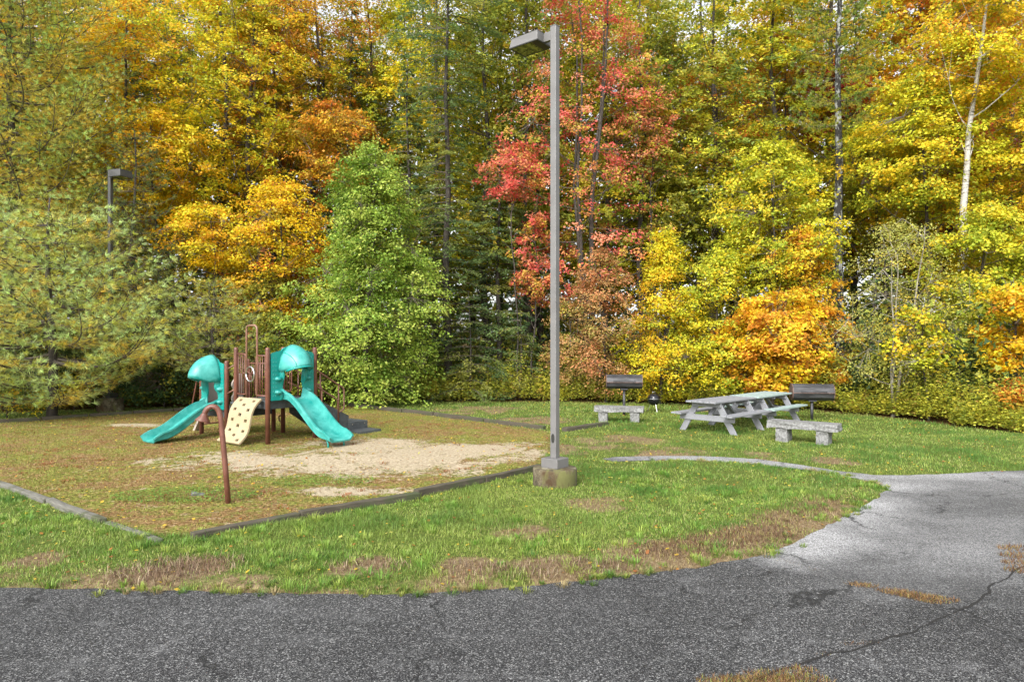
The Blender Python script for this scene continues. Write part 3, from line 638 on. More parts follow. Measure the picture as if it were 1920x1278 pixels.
def needle_mesh(name, P, D, n_per, L, w, col, spread=.5):
    n = len(P); m_ = n * n_per
    D = np.repeat(D, n_per, 0); P = np.repeat(P, n_per, 0); C_ = np.repeat(col, n_per, 0)
    d = D + R.normal(0, spread, (m_, 3)); d /= np.linalg.norm(d, axis=1)[:, None]
    ln = L * R.uniform(.7, 1.15, m_)[:, None]
    s_ = np.cross(d, R.normal(0, 1, (m_, 3))); s_ /= np.linalg.norm(s_, axis=1)[:, None] + 1e-9
    tip = P + d * ln; tip[:, 2] -= ln[:, 0] * .15
    V = np.stack([P - s_ * w * .5, P + s_ * w * .5, tip], 1).reshape(-1, 3)
    return np_mesh(name, V, np.arange(m_ * 3).reshape(-1, 3), np.repeat(C_ * R.uniform(.75, 1.25, m_)[:, None], 3, 0))

def pine(u, Y, ztop, zbot, rad, label, trunk_r=.16, whorl=.42, nb=6, needles=15, L=.16, w=.013, tuft_step=.19, green=(.16, .27, .15), inner=(.78, .56, .09), pin=.38,
         shape=None, bark='bark', name='pine_tree', group=None, cat='pine tree', droop=.0, gaps=None, midc=(.40, .42, .06), side_mult=.5):
    X = (u - 960) * Y / F; zg = float(ground_z(np.array([X]), np.array([Y]))[0])
    root = empty(name, (X, Y, zg), label=label, cat=cat, group=group)
    T = Acc(); zz = np.linspace(-.1, ztop, 10); T.tube(np.stack([.06 * np.sin(zz), .05 * np.cos(zz * .8), zz], 1), trunk_r * (1 - .85 * np.clip(zz / ztop, 0, 1)), 9)
    B = Acc(); TP, TD, TT = [], [], []
    z = zbot
    while z < ztop - .15:
        f = (z - zbot) / (ztop - zbot); Lw = rad * (shape(f) if shape else (1 - f) ** .75 * min(1, .75 + f * 2))
        if gaps and not gaps(z): z += whorl; continue
        off = R.uniform(0, 6.28)
        for b_ in range(nb):
            az = off + b_ * 2 * math.pi / nb + R.normal(0, .18); l_ = Lw * R.uniform(.72, 1.12) + .1
            k = max(4, int(l_ / .3)); t = np.linspace(0, 1, k)
            rise = l_ * ((.10 - droop) * t + .16 * t ** 2 - .10 * np.sin(t * math.pi)); hz_ = l_ * t
            pts = np.stack([np.cos(az + .1 * np.sin(t * 4)) * hz_, np.sin(az + .1 * np.sin(t * 4)) * hz_, z + rise + R.normal(0, .05)], 1)
            B.tube(pts, np.linspace(max(.012, .022 * l_ / 2), .006, k), 4, False)
            s_ = .22 * l_
            while s_ < l_:
                tt = s_ / l_; p = np.array([np.interp(tt, t, pts[:, i]) for i in range(3)]); dirb = pts[min(k - 1, int(tt * (k - 1)) + 1)] - pts[int(tt * (k - 1))]; dirb /= np.linalg.norm(dirb) + 1e-9
                for sg in (-1, 1):
                    l2 = (l_ - s_ * .75) * side_mult * R.uniform(.6, 1.1) * .75 + .1
                    sdv = np.array([-dirb[1], dirb[0], 0]) * sg * .8 + dirb * .7 + np.array([0, 0, R.normal(.10, .06)]); sdv /= np.linalg.norm(sdv)
                    q = p + sdv * l2; B.tube([p, q], [.007, .003], 3, False)
                    m2 = max(1, int(l2 / tuft_step))
                    for j in range(m2):
                        tj = (j + 1) / m2; TP.append(p + sdv * l2 * tj + R.normal(0, .02, 3)); TD.append(sdv * .9 + np.array([0, 0, .35])); TT.append(tj * .6 + tt * .4)
                TP.append(p); TD.append(dirb + np.array([0, 0, .3])); TT.append(tt)
                s_ += R.uniform(.2, .32)
            TP.append(pts[-1]); TD.append(dirb); TT.append(1.0)
        z += whorl * R.uniform(.85, 1.15)
    TP.append(np.array([0, 0, ztop])); TD.append(np.array([0, 0, 1.])); TT.append(1)
    TP, TD, TT = np.array(TP), np.array(TD), np.array(TT); n = len(TP)
    nzz = vnoise(TP[:, 0] * 1.1, TP[:, 1] * 1.1, TP[:, 2] * 1.1, 5)
    p_in = np.clip(pin * 1.5 * (1.15 - TT) + (nzz - .5) * 1.4 * pin * 2, 0, .95)
    col = np.tile(np.array(green), (n, 1)) * R.uniform(.7, 1.35, n)[:, None]
    k = R.random(n) < .35; col[k] = np.array(midc) * R.uniform(.8, 1.2, (k.sum(), 1))
    wi = np.clip((vnoise(TP[:, 0] * 1.9 + u, TP[:, 1] * 1.9, TP[:, 2] * 2.6, 15) - .62 + pin * .55 + (.5 - TT) * .35) * 3.2, 0, 1)[:, None] * R.uniform(.5, 1, (n, 1)); col = col * (1 - wi) + np.array(inner) * wi * R.uniform(.75, 1.1, (n, 1))
    T.build('trunk', M[bark], root, smooth=True); B.build('branches', M['twig'], root)
    link('needles', needle_mesh('needles', TP, TD, needles, L, w, col), M['needle'], root)
    return root

def hemlock(u, Y, ztop, zbot, rad, label, trunk_r=.14, whorl=.27, pal='hemlock', leaf=.095, bark='bark', dens=1.0, name='hemlock_tree', group=None, cat='conifer', shape=None):
    X = (u - 960) * Y / F; zg = float(ground_z(np.array([X]), np.array([Y]))[0])
    root = empty(name, (X, Y, zg), label=label, cat=cat, group=group)
    T = Acc(); zz = np.linspace(-.1, ztop, 10); T.tube(np.stack([.05 * np.sin(zz), .05 * np.cos(zz * .8), zz], 1), trunk_r * (1 - .88 * np.clip(zz / ztop, 0, 1)), 8)
    B = Acc(); P_, D_, K_ = [], [], []; z = zbot; base = np.array(PAL[pal]); Cc = []
    while z < ztop:
        f = (z - zbot) / (ztop - zbot); Lw = rad * (shape(f) if shape else (1 - f) ** .7)
        for b_ in range(5):
            az = R.uniform(0, 6.28); l_ = Lw * R.uniform(.5, 1.15) + .15; k = 5; t = np.linspace(0, 1, k)
            pts = np.stack([np.cos(az) * l_ * t, np.sin(az) * l_ * t, z + l_ * (.12 * t - .32 * t ** 2)], 1); B.tube(pts, np.linspace(.018, .004, k), 3, False)
            nn = int(l_ * 95 * dens); tt = R.uniform(.18, 1.05, nn) ** .85
            p = np.stack([np.interp(tt, t, pts[:, i]) for i in range(3)], 1); sdv = np.array([-math.sin(az), math.cos(az), 0]); od = np.array([math.cos(az), math.sin(az), 0])
            sp_ = R.normal(0, .26, nn) * (1.15 - tt) * min(l_, 1.6)
            p = p + sdv * sp_[:, None] + od * (np.abs(sp_) * .5)[:, None]; p[:, 2] += R.normal(0, .035, nn) - np.abs(sp_) * .22
            P_.append(p); D_.append(od * .8 + sdv * np.sign(sp_)[:, None] * .8 + np.array([0, 0, -.25]) + R.normal(0, .25, (nn, 3)))
            Cc.append(np.tile(base[R.integers(0, len(base))] * R.uniform(.8, 1.25), (nn, 1)))
        z += whorl * R.uniform(.8, 1.2)
    P_, D_, Cc = np.concatenate(P_), np.concatenate(D_), np.concatenate(Cc); n = len(P_); P_[:, 2] = np.maximum(P_[:, 2], .1)
    me = leaf_mesh('crown', P_, D_, np.array([0, 0, 1.]) + R.normal(0, .35, (n, 3)), leaf * R.uniform(.7, 1.4, n), Cc * R.uniform(.75, 1.25, n)[:, None], .24, tri=True)
    T.build('trunk', M[bark], root, smooth=True); B.build('branches', M['twig'], root); link('crown', me, M['leaf'], root)
    return root

def zpx(v, Y): return 2.1 + (639 - v) * Y / F
BL = broadleaf
# --- near pines at the left
pine(20, 22.6, 15.2, 4.6, 4.4, 'tall white pine at the left edge with amber inner needles and a dark forked trunk', trunk_r=.2, whorl=.42, nb=8, pin=.50, green=(.36, .48, .13), needles=15, w=.018, L=.19, shape=lambda f: 1.0 - .35 * f)
pine(95, 18.3, 5.9, .55, 4.4, 'broad low white pine with blue-green tufts spreading in front of the small lamp post', trunk_r=.14, whorl=.52, nb=11, pin=.30, green=(.46, .58, .22), needles=20, w=.015, shape=lambda f: (1 - f) ** .55 * min(1, .5 + f * 3), L=.18, midc=(.46, .50, .10))
pine(395, 19.8, 3.9, 1.3, 2.3, 'small olive-green young pine behind the teal slides', trunk_r=.08, whorl=.34, nb=7, pin=.25, green=(.38, .44, .14), L=.17)
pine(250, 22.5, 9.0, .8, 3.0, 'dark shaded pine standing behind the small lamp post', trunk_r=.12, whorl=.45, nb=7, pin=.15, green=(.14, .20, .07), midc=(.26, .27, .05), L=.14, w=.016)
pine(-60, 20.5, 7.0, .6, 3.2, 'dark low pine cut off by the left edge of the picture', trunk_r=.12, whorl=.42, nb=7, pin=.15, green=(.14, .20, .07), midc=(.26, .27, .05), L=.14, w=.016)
pine(322, 31, 19.5, 12.5, 4.6, 'tall dark pine with bare spreading top branches behind the golden maple', trunk_r=.22, whorl=.75, nb=6, pin=.06, green=(.10, .16, .08), L=.17, w=.022)
# --- front row broadleaf
BL(470, 27, -110, 330, 185, 'golden_lime', 'big golden maple turning orange at the top, between white pine and rusty maple', nsp=560, lps=46, leaf=.125, top_pal='orange', trunk_r=.17)
BL(585, 28.5, -120, 330, 120, 'rust', 'tall rust-orange maple with thin crown right of the golden maple', nsp=330, leaf=.12, trunk_r=.14, cut=.45, stems=2)
BL(690, 30, -100, 380, 120, 'golden_lime', 'tall yellow-green tree rising behind the bright green tree', nsp=340, leaf=.13, trunk_r=.15)
BL(628, 25.5, 190, 350, 85, 'rust', 'small burnt orange maple top just above the bright green tree', nsp=170, leaf=.11, pal2='orange', trunk_r=.08)
BL(535, 23.6, 335, 640, 105, 'gold', 'deep golden maple between the low pine and bright green tree', nsp=340, leaf=.10, trunk_r=.09, pal2='rust')
BL(395, 22.6, 385, 500, 95, 'gold', 'small bright yellow maple clump above the playground pines', nsp=130, leaf=.10, trunk_r=.06)
BL(290, 25, 210, 400, 130, 'gold', 'golden yellow maple behind the head of the small lamp post', nsp=260, leaf=.11, trunk_r=.1)
BL(480, 22.8, 440, 700, 60, 'olive', 'olive and brown sapling behind the loop of the playground', nsp=150, leaf=.10, pal2='salmon', trunk_r=.05)
BL(520, 21.8, 590, 745, 70, 'mixgreen', 'dark green undergrowth shrub behind the playground deck', nsp=150, leaf=.09, pal2='olive', trunk_r=.04, shape='full', name='shrub', cat='shrub')
BL(693, 21.9, 275, 770, 140, 'green', 'bright fresh green ovate tree standing alone at the lawn edge', nsp=950, lps=46, leaf=.095, shape='egg', trunk_r=.1, cut=.38, cell=.6)
hemlock(838, 24.6, 16.5, 1.2, 2.3, 'tall dark hemlock with a straight visible trunk beside the green tree', trunk_r=.16, dens=.75, shape=lambda f: .7 + .3 * math.sin(f * 9))
hemlock(935, 25.4, 9.8, .8, 2.2, 'mid-height dark hemlock just left of the tall lamp post', trunk_r=.12)
hemlock(880, 23.6, 3.8, .4, 1.6, 'young feathery hemlock at the lawn edge between green tree and lamp post', trunk_r=.05, leaf=.075)
hemlock(975, 23.8, 3.2, .3, 1.5, 'small spreading hemlock directly left of the tall lamp post base', trunk_r=.05, leaf=.075)
hemlock(765, 26.0, 12.5, 2, 1.9, 'dark conifer peeking out between the green tree and the tall hemlock', trunk_r=.13)
BL(1095, 24.8, -140, 590, 150, 'red', 'tall coral red maple with several stems behind the tall lamp post', nsp=430, lps=44, leaf=.105, stems=4, trunk_r=.11, cut=.52, cell=1.0, pal2='olive', shape='full')
BL(1225, 25.6, 110, 330, 60, 'red', 'outlying coral red maple bough right of the lamp post', nsp=60, leaf=.10, trunk_r=.05, cut=.5, shape='ovate', pal2='olive')
BL(965, 23.9, 270, 370, 60, 'red', 'pinkish red maple sprays left of the lamp post', nsp=60, leaf=.10, trunk_r=.04, cut=.45, shape='ovate')
BL(1000, 23.9, 400, 600, 45, 'red', 'thin red maple sapling immediately left of the lamp post', nsp=60, leaf=.095, trunk_r=.04, cut=.5)
BL(1000, 31, -130, 420, 130, 'golden_lime', 'thin yellow-green tree behind the lamp head', nsp=300, leaf=.13, trunk_r=.14, cut=.45)
BL(1130, 22.9, 470, 735, 72, 'salmon', 'salmon pink and olive sapling right of the lamp post', nsp=210, leaf=.10, trunk_r=.05, narrow=.28)
BL(1065, 23.5, 560, 740, 50, 'salmon', 'small salmon-leaved bush hard against the lamp post', nsp=100, leaf=.09, pal2='olive', trunk_r=.04, narrow=.28)
BL(1243, 22.2, 425, 745, 88, 'golden_lime', 'yellow beech sapling behind the left barbecue grill', nsp=380, leaf=.095, trunk_r=.06, shape='cone', narrow=.3, pal2='gold', cut=.38)
BL(1250, 28, 60, 470, 120, 'mixgreen', 'green-leaved tree to the right of the red maple', nsp=360, leaf=.12, trunk_r=.14, pal2='olive')
BL(1345, 21.9, 470, 745, 75, 'lime', 'lime green sapling between yellow beech and orange maple', nsp=260, leaf=.10, trunk_r=.06, pal2='golden_lime')
BL(1345, 27, 110, 480, 120, 'lime', 'tall lime and orange maple left of the dark pine trunk', nsp=380, leaf=.12, trunk_r=.13, top_pal='rust')
BL(1450, 23.4, 270, 600, 125, 'lime', 'layered yellow-green maple above the picnic tables', nsp=480, leaf=.11, trunk_r=.09, pal2='golden_lime')
BL(1500, 22.2, 430, 600, 70, 'orange', 'orange-yellow maple boughs just above the orange bush', nsp=130, leaf=.10, trunk_r=.06, pal2='golden_lime')
BL(1455, 20.6, 535, 728, 92, 'orange', 'vivid orange low maple behind the picnic tables', nsp=330, leaf=.12, trunk_r=.07, pal2='gold', shape='ovate', cut=.50)
BL(1540, 21.0, 575, 735, 60, 'orange', 'smaller orange and olive sapling directly above the right grill', nsp=150, leaf=.11, trunk_r=.04, pal2='olive', shape='ovate', cut=.48)
BL(1395, 21.3, 600, 740, 50, 'orange', 'orange and lime sapling left of the vivid orange maple', nsp=110, leaf=.11, trunk_r=.04, pal2='lime', shape='ovate', cut=.48)
BL(1560, 27.5, 130, 260, 75, 'crimson', 'crimson maple patch behind the dark lichened trunk', nsp=130, leaf=.11, trunk_r=.08, pal2='red')
BL(1475, 29, 60, 300, 110, 'rust', 'thin rusty maple high above the picnic tables', nsp=230, leaf=.12, trunk_r=.11, pal2='olive', cut=.45)
BL(1780, 26.5, 235, 380, 120, 'crimson', 'dark crimson maple behind the pale birch trunk', nsp=210, leaf=.11, trunk_r=.1)
pine(1572, 23.5, 17.5, 6.0, 2.1, 'tall pine with dark lichen-mottled trunk and green foliage pads near the top', trunk_r=.2, whorl=.8, nb=6, pin=.10, green=(.20, .28, .05), midc=(.34, .36, .05), needles=30, bark='bark_lichen', L=.17, w=.020, shape=lambda f: .55 + .4 * f, gaps=lambda z: z > 8.8)
BL(1735, 22.3, 130, 430, 120, 'golden_lime', 'bright yellow maple left of the pale birch trunk', nsp=420, leaf=.115, trunk_r=.1, pal2='lime')
BL(1640, 25, 200, 460, 95, 'olive', 'olive green tree between the dark pine trunk and yellow maple', nsp=260, leaf=.11, trunk_r=.1, pal2='lime')
BL(1772, 20.6, -80, 190, 120, 'golden_lime', 'pale mottled birch trunk leaning slightly with golden top leaves', nsp=260, leaf=.11, trunk_r=.15, bark='bark_birch', lean=.1, pal2='orange', name='birch_tree', cat='birch tree', cut=.45)
BL(1682, 18.6, 415, 735, 118, 'pale', 'sparse pale yellow birch with thin bare stems behind the right grill', nsp=330, lps=30, leaf=.055, trunk_r=.05, stems=3, bark='bark_pale', name='birch_tree', cat='birch tree', narrow=.5, cut=.38, flat=1.1)
BL(1735, 17.8, 560, 690, 60, 'golden_lime', 'yellow broad-leaved sapling in front of the sparse birch', nsp=70, lps=24, leaf=.10, trunk_r=.03, narrow=.5, cut=.42)
BL(1845, 18.8, 385, 620, 95, 'lime', 'lime green maple below the birch at the right', nsp=340, leaf=.10, trunk_r=.07, pal2='golden_lime')
BL(1905, 17.0, 515, 700, 60, 'gold', 'orange-yellow maple boughs at the right edge above the tall weeds', nsp=170, leaf=.10, trunk_r=.05, pal2='orange', cut=.45)
BL(1925, 21.5, 60, 420, 100, 'golden_lime', 'yellow maple cut by the right edge beside the birch', nsp=330, leaf=.115, trunk_r=.1, pal2='orange')
BL(1800, 18.6, 650, 770, 85, 'dark', 'dark green rounded shrub behind the goldenrod at the right', nsp=260, leaf=.075, trunk_r=.03, shape='full', pal2='mixgreen', name='shrub', cat='shrub')
BL(1630, 20.8, 665, 765, 60, 'dark', 'dark green shrub behind the right barbecue grill', nsp=170, leaf=.08, trunk_r=.03, shape='full', name='shrub', cat='shrub')
BL(1905, 16.2, 715, 790, 45, 'rust', 'red-brown leaved shrub at the right edge over the goldenrod', nsp=90, leaf=.08, trunk_r=.02, shape='full', pal2='mixgreen', name='shrub', cat='shrub')
BL(130, 19.7, 705, 750, 34, 'gold', 'low yellow-leaved seedling left of the small lamp post', nsp=22, lps=22, leaf=.10, trunk_r=.012, shape='round', name='maple_sapling', cat='sapling', cut=.2)
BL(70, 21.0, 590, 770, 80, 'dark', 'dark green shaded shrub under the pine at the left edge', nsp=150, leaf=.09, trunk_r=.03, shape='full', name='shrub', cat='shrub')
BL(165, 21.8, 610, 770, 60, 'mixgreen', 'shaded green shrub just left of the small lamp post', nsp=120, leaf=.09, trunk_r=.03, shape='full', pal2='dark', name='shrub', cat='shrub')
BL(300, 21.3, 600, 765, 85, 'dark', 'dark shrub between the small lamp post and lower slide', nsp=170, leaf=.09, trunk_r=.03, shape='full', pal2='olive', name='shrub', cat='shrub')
BL(20, 18.3, 720, 780, 60, 'mixgreen', 'low green shrub with yellow leaves at the left edge', nsp=70, leaf=.07, trunk_r=.02, shape='full', pal2='gold', name='shrub', cat='shrub')
hemlock(1895, 24, 9, 2.0, 2.2, 'dark green conifer in the shade behind the right-hand maples', trunk_r=.14)
hemlock(1660, 21.5, 4.5, .4, 1.8, 'dark hemlock in the gap behind the sparse birch', trunk_r=.08)
# bare pale branch of the birch region
# --- background trees: six kinds, copied
bgk = []
specs = [('golden_lime', 'tall yellow-leaved tree crowded deep in the forest', None), ('mixgreen', 'tall green-leaved tree crowded deep in the forest', 'olive'), ('olive', 'tall olive-leaved tree crowded deep in the forest', 'lime'),
         ('rust', 'tall rusty orange tree crowded deep in the forest', 'orange'), ('lime', 'tall lime-leaved tree crowded deep in the forest', 'golden_lime'), ('gold', 'tall deep gold tree crowded deep in the forest', 'orange')]
for i, (pl, lab, p2) in enumerate(specs):
    bgk.append(BL(960, 30, -170 + 25 * i, 560, 115, pl, lab, nsp=430, lps=40, leaf=.15, trunk_r=.16, pal2=p2, group=lab.replace('tall ', 'tall ').replace('tree crowded', 'trees crowded'), shape='full', cut=.40))
hm = hemlock(960, 30, 17, .8, 2.6, 'tall dark conifer crowded deep in the forest', trunk_r=.18, leaf=.12, dens=.8, group='tall dark conifers crowded deep in the forest', whorl=.42)
bgk.append(hm)
rows = [(28, 2.5), (31.5, 2.7), (35.5, 3.0)]
wt = {'L': [3, .6, .6, 1.6, .8, 3, .8], 'C': [1.4, 2.0, 1.6, 1, 1.6, .5, 2.4], 'R': [2.0, 1.6, 1.8, .9, 2.6, .7, 1.2]}
used = set(); cnt = 0
for ri, (Y0, dxx) in enumerate(rows):
    x = -Y0 * .82
    while x < Y0 * .82:
        xx, yy = x + R.normal(0, .5), Y0 + R.uniform(-1.2, 1.2); u = 960 + xx / yy * F
        z_ = wt['L' if u < 740 else 'C' if u < 1230 else 'R']; k = int(R.choice(7, p=np.array(z_) / sum(z_)))
        src = bgk[k]; o = src if k not in used else copy_tree(src); used.add(k)
        zz = float(ground_z(np.array([xx]), np.array([yy]))[0]); s_ = R.uniform(.86, 1.06) * (1.0 + .05 * ri)
        o.location = (xx, yy, zz); o.rotation_euler = (0, 0, R.uniform(0, 6.28)); o.scale = (s_, s_, s_ * R.uniform(.9, 1.06)); x += dxx * R.uniform(.8, 1.2)
for k in range(7):
    if k not in used:
        bgk[k].location = (-30 + k, 34, 0)
# understory shade mass behind front trees (dark bushes)
def understory():
    n = 80000; x = R.uniform(-32, 32, n); dy = R.gamma(1.8, 2.2, n) + 1.2; y = edge_y(x) + dy
    cl = vnoise(x * .8, y * .8, None, 8); top = .7 + 3.2 * cl
    z = R.random(n) ** 1.1 * top + .1 + np.clip((y - edge_y(x) - 2) / 20, 0, 1)
    k = vnoise(x * 1.4, y * 1.4, z * 1.8, 4) > .38; x, y, z = x[k], y[k], z[k]; n = len(x)
    base = pick(PAL['dark'] + PAL['mixgreen'] + PAL['olive'], [2, 2, 2, 1, 2, 3, 2, 1, 2, 2, 1, 1], n)
    me = leaf_mesh('understory', np.stack([x, y, z], 1), R.normal(0, 1, (n, 3)) + [0, 0, -.3], np.array([0, -.3, 1.]) + R.normal(0, .6, (n, 3)), .16 * R.uniform(.6, 1.3, n), base * R.uniform(.7, 1.2, n)[:, None], tri=True)
    tag(link('understory', me, M['leaf']), 'dark leafy undergrowth filling the forest floor behind the front trees', 'undergrowth', kind='stuff')
understory()
def far_woods():
    n = 90000; x = R.uniform(-60, 60, n); y = R.uniform(41, 50, n); top = 15 + 4 * vnoise(x * .35, y * 0, None, 3)
    z = 1 + R.random(n) ** 1.35 * top; k = vnoise(x * .5, y * .5, z * .6, 14) > .34; x, y, z = x[k], y[k], z[k]; n = len(x)
    base = pick(PAL['dark'] + PAL['mixgreen'] + PAL['olive'] + PAL['golden_lime'], [3] * 4 + [2] * 4 + [2] * 4 + [1] * 4, n)
    me = leaf_mesh('far_woods', np.stack([x, y, z], 1), R.normal(0, 1, (n, 3)), np.array([0, -.4, 1.]) + R.normal(0, .6, (n, 3)), .55 * R.uniform(.6, 1.3, n), base * R.uniform(.7, 1.2, n)[:, None], tri=True)
    tag(link('far_woods', me, M['leaf']), 'far-off mixed woods closing the view behind all the trees', 'woods', kind='stuff')
far_woods()

# weeds/goldenrod along the forest edge
def edge_weeds(u0, u1, n, hh, pal, wts, label, leafsz=.075, dy=1.6, yo=0):
    n = int(n * .72); Pq = np.array(EDGE); seg = np.linalg.norm(np.diff(Pq, axis=0), axis=1); cs = np.concatenate([[0], np.cumsum(seg)]); xs_, ys_ = [], []
    while len(xs_) < n:
        tq = R.uniform(0, cs[-1], 4000); ex, ey = np.interp(tq, cs, Pq[:, 0]), np.interp(tq, cs, Pq[:, 1]); o_ = R.uniform(0, 1, 4000) ** 1.4 * dy + yo + .35 * (vnoise(ex * 2, ey * 2, None, 90) - .5)
        dn = np.where(ex > 8, .55, .0); ex, ey = ex + o_ * dn, ey + o_ * (1 - dn * .3); uu = 960 + ex / ey * F; kk = (uu > u0) & (uu < u1); xs_ += list(ex[kk]); ys_ += list(ey[kk])
    x, Y = np.array(xs_[:n]), np.array(ys_[:n])
    cl = vnoise(x * 1.3, Y * 1.3, None, 6); h = hh * (.3 + 1.1 * cl * vnoise(x * 4, Y * 4, None, 51) * 1.7) * R.uniform(.6, 1.3, n); lp = 14
    P0 = np.stack([x, Y, np.zeros(n)], 1); ln = R.normal(0, .12, (n, 2)); t = R.uniform(.15, 1.02, (n, lp))
    P = P0[:, None, :] + np.stack([ln[:, 0:1] * t * h[:, None], ln[:, 1:2] * t * h[:, None], t * h[:, None]], -1)
    az = R.uniform(0, 6.28, (n, lp)); D = np.stack([np.cos(az), np.sin(az), R.uniform(-.2, .5, (n, lp))], -1)
    rr = (1.25 - t)[..., None] * .09; P = (P + D * rr).reshape(-1, 3); D = D.reshape(-1, 3); m_ = len(P)
    P[:, 2] += ground_z(P[:, 0], P[:, 1])
    base = np.repeat(pick(pal, wts, n), lp, 0) * R.uniform(.7, 1.25, m_)[:, None]
    me = leaf_mesh('goldenrod', P, D, np.array([0, 0, 1.]) + R.normal(0, .5, (m_, 3)), leafsz * R.uniform(.6, 1.3, m_), base, .26)
    o = tag(link('edge_weeds', me, M['leaf']), label, 'weeds', kind='stuff')
PY = [(.56, .56, .07), (.68, .6, .08), (.38, .42, .06), (.46, .28, .08), (.2, .25, .04)]
edge_weeds(740, 1330, 3300, 1.15, PY, [3, 2, 3, 1, 2], 'tall yellow-green goldenrod weeds along the lawn behind lamp post and left grill')
edge_weeds(1330, 2000, 3900, 1.15, PY, [4, 2, 3, .7, 1.5], 'yellow-green goldenrod weeds along the lawn behind picnic tables and right grill')
edge_weeds(640, 860, 500, .8, PY, [1, .6, 3, 1, 3], 'green mixed weeds at the foot of the bright green tree')
edge_weeds(-60, 660, 1900, .6, [(.12, .16, .03), (.2, .22, .04), (.22, .11, .04), (.4, .34, .04)], [4, 3, 2, 1], 'low dark mixed weeds under the pines at the left', yo=.3, dy=1.4)

# ------------------------------------------------------------------ timbers edging the play area
def timber(p0, p1, label, w=.11, h=.115, z=.0, mat='timber', tilt=0.0):
    p0, p1 = Vector(p0), Vector(p1); d = p1 - p0; L = d.length; ang = math.atan2(d.y, d.x); c = (p0 + p1) / 2
    bm = bmesh.new(); bmesh.ops.create_cube(bm, size=1); bmesh.ops.scale(bm, vec=(L, w, h), verts=bm.verts)
    bmesh.ops.subdivide_edges(bm, edges=[e_ for e_ in bm.edges if abs(e_.verts[0].co.x - e_.verts[1].co.x) > L * .5], cuts=max(4, int(L / .15)), use_grid_fill=True)
    for v_ in bm.verts:
        q = mnoise.noise_vector((v_.co.x * 2.3 + c.x * 3, v_.co.y * 6, v_.co.z * 6 + c.y)); v_.co += q * .011
    me = bpy.data.meshes.new('timber'); bm.to_mesh(me); bm.free()
    o = link('landscape_timber', me, M[mat], loc=(c.x, c.y, z + h / 2 + .01), rot=(0, tilt, ang)); bv = o.modifiers.new('bevel', 'BEVEL'); bv.width = .012; bv.segments = 2; bv.limit_method = 'ANGLE'; bv.angle_limit = math.radians(50)
    return tag(o, label, 'timber', 'timbers edging the play area')
def run(P0, P1, n, labels, **k):
    P0, P1 = Vector(P0), Vector(P1)
    for i in range(n):
        a_ = P0.lerp(P1, i / n + (.004 if i else 0)); b_ = P0.lerp(P1, (i + 1) / n - .004); timber(a_, b_, labels[i], **k)
run(G(-260, 822), G(92, 948), 2, ['timber cut off by the left edge of the picture', 'silvered timber at the left edge of the front lawn'], mat='timber_grey', w=.09, h=.085)
timber(G(92, 949), G(193, 988), 'dark-ended timber left of the sunken short one', mat='timber_grey', w=.09, h=.095)
timber(G(199, 987), G(300, 1020), 'short pale timber sinking into the grass of the front lawn', mat='timber_grey', z=-.035, h=.085, w=.085)
timber(G(360, 1015), G(560, 975), 'front timber rising from the grass, leftmost of the row running to the lamp post', z=-.03)
timber(G(562, 975), G(784, 938), 'dark front timber between the grass dip and the stepped joint', z=-.01)
timber(G(779, 935.5), G(905, 909), 'mossy timber lapping over its neighbour at the stepped joint', z=.01)
timber(G(907, 909), G(1012, 884), 'mossy timber ending against the concrete lamp footing')
timber(G(1058, 811.5), G(1137, 800), 'weathered timber on the lawn between lamp post and granite bench', mat='timber', w=.15)
run(G(1021, 808), G(815, 781), 2, ['far side timber ending just behind the lamp post', 'far side timber second from the lamp post'])
run(G(813, 781), G(655, 763), 3, ['far side timber third from the lamp post', 'far side timber fourth from the lamp post', 'far side timber nearest the playground stairs'], h=.12)
run(G(-20, 796), G(395, 768), 5, ['mossy rear timber at the left picture edge', 'mossy rear timber below the yellow seedling', 'mossy rear timber left of the lamp footing', 'mossy rear timber in front of the small lamp footing', 'mossy rear timber ending behind the left slide'], h=.11)

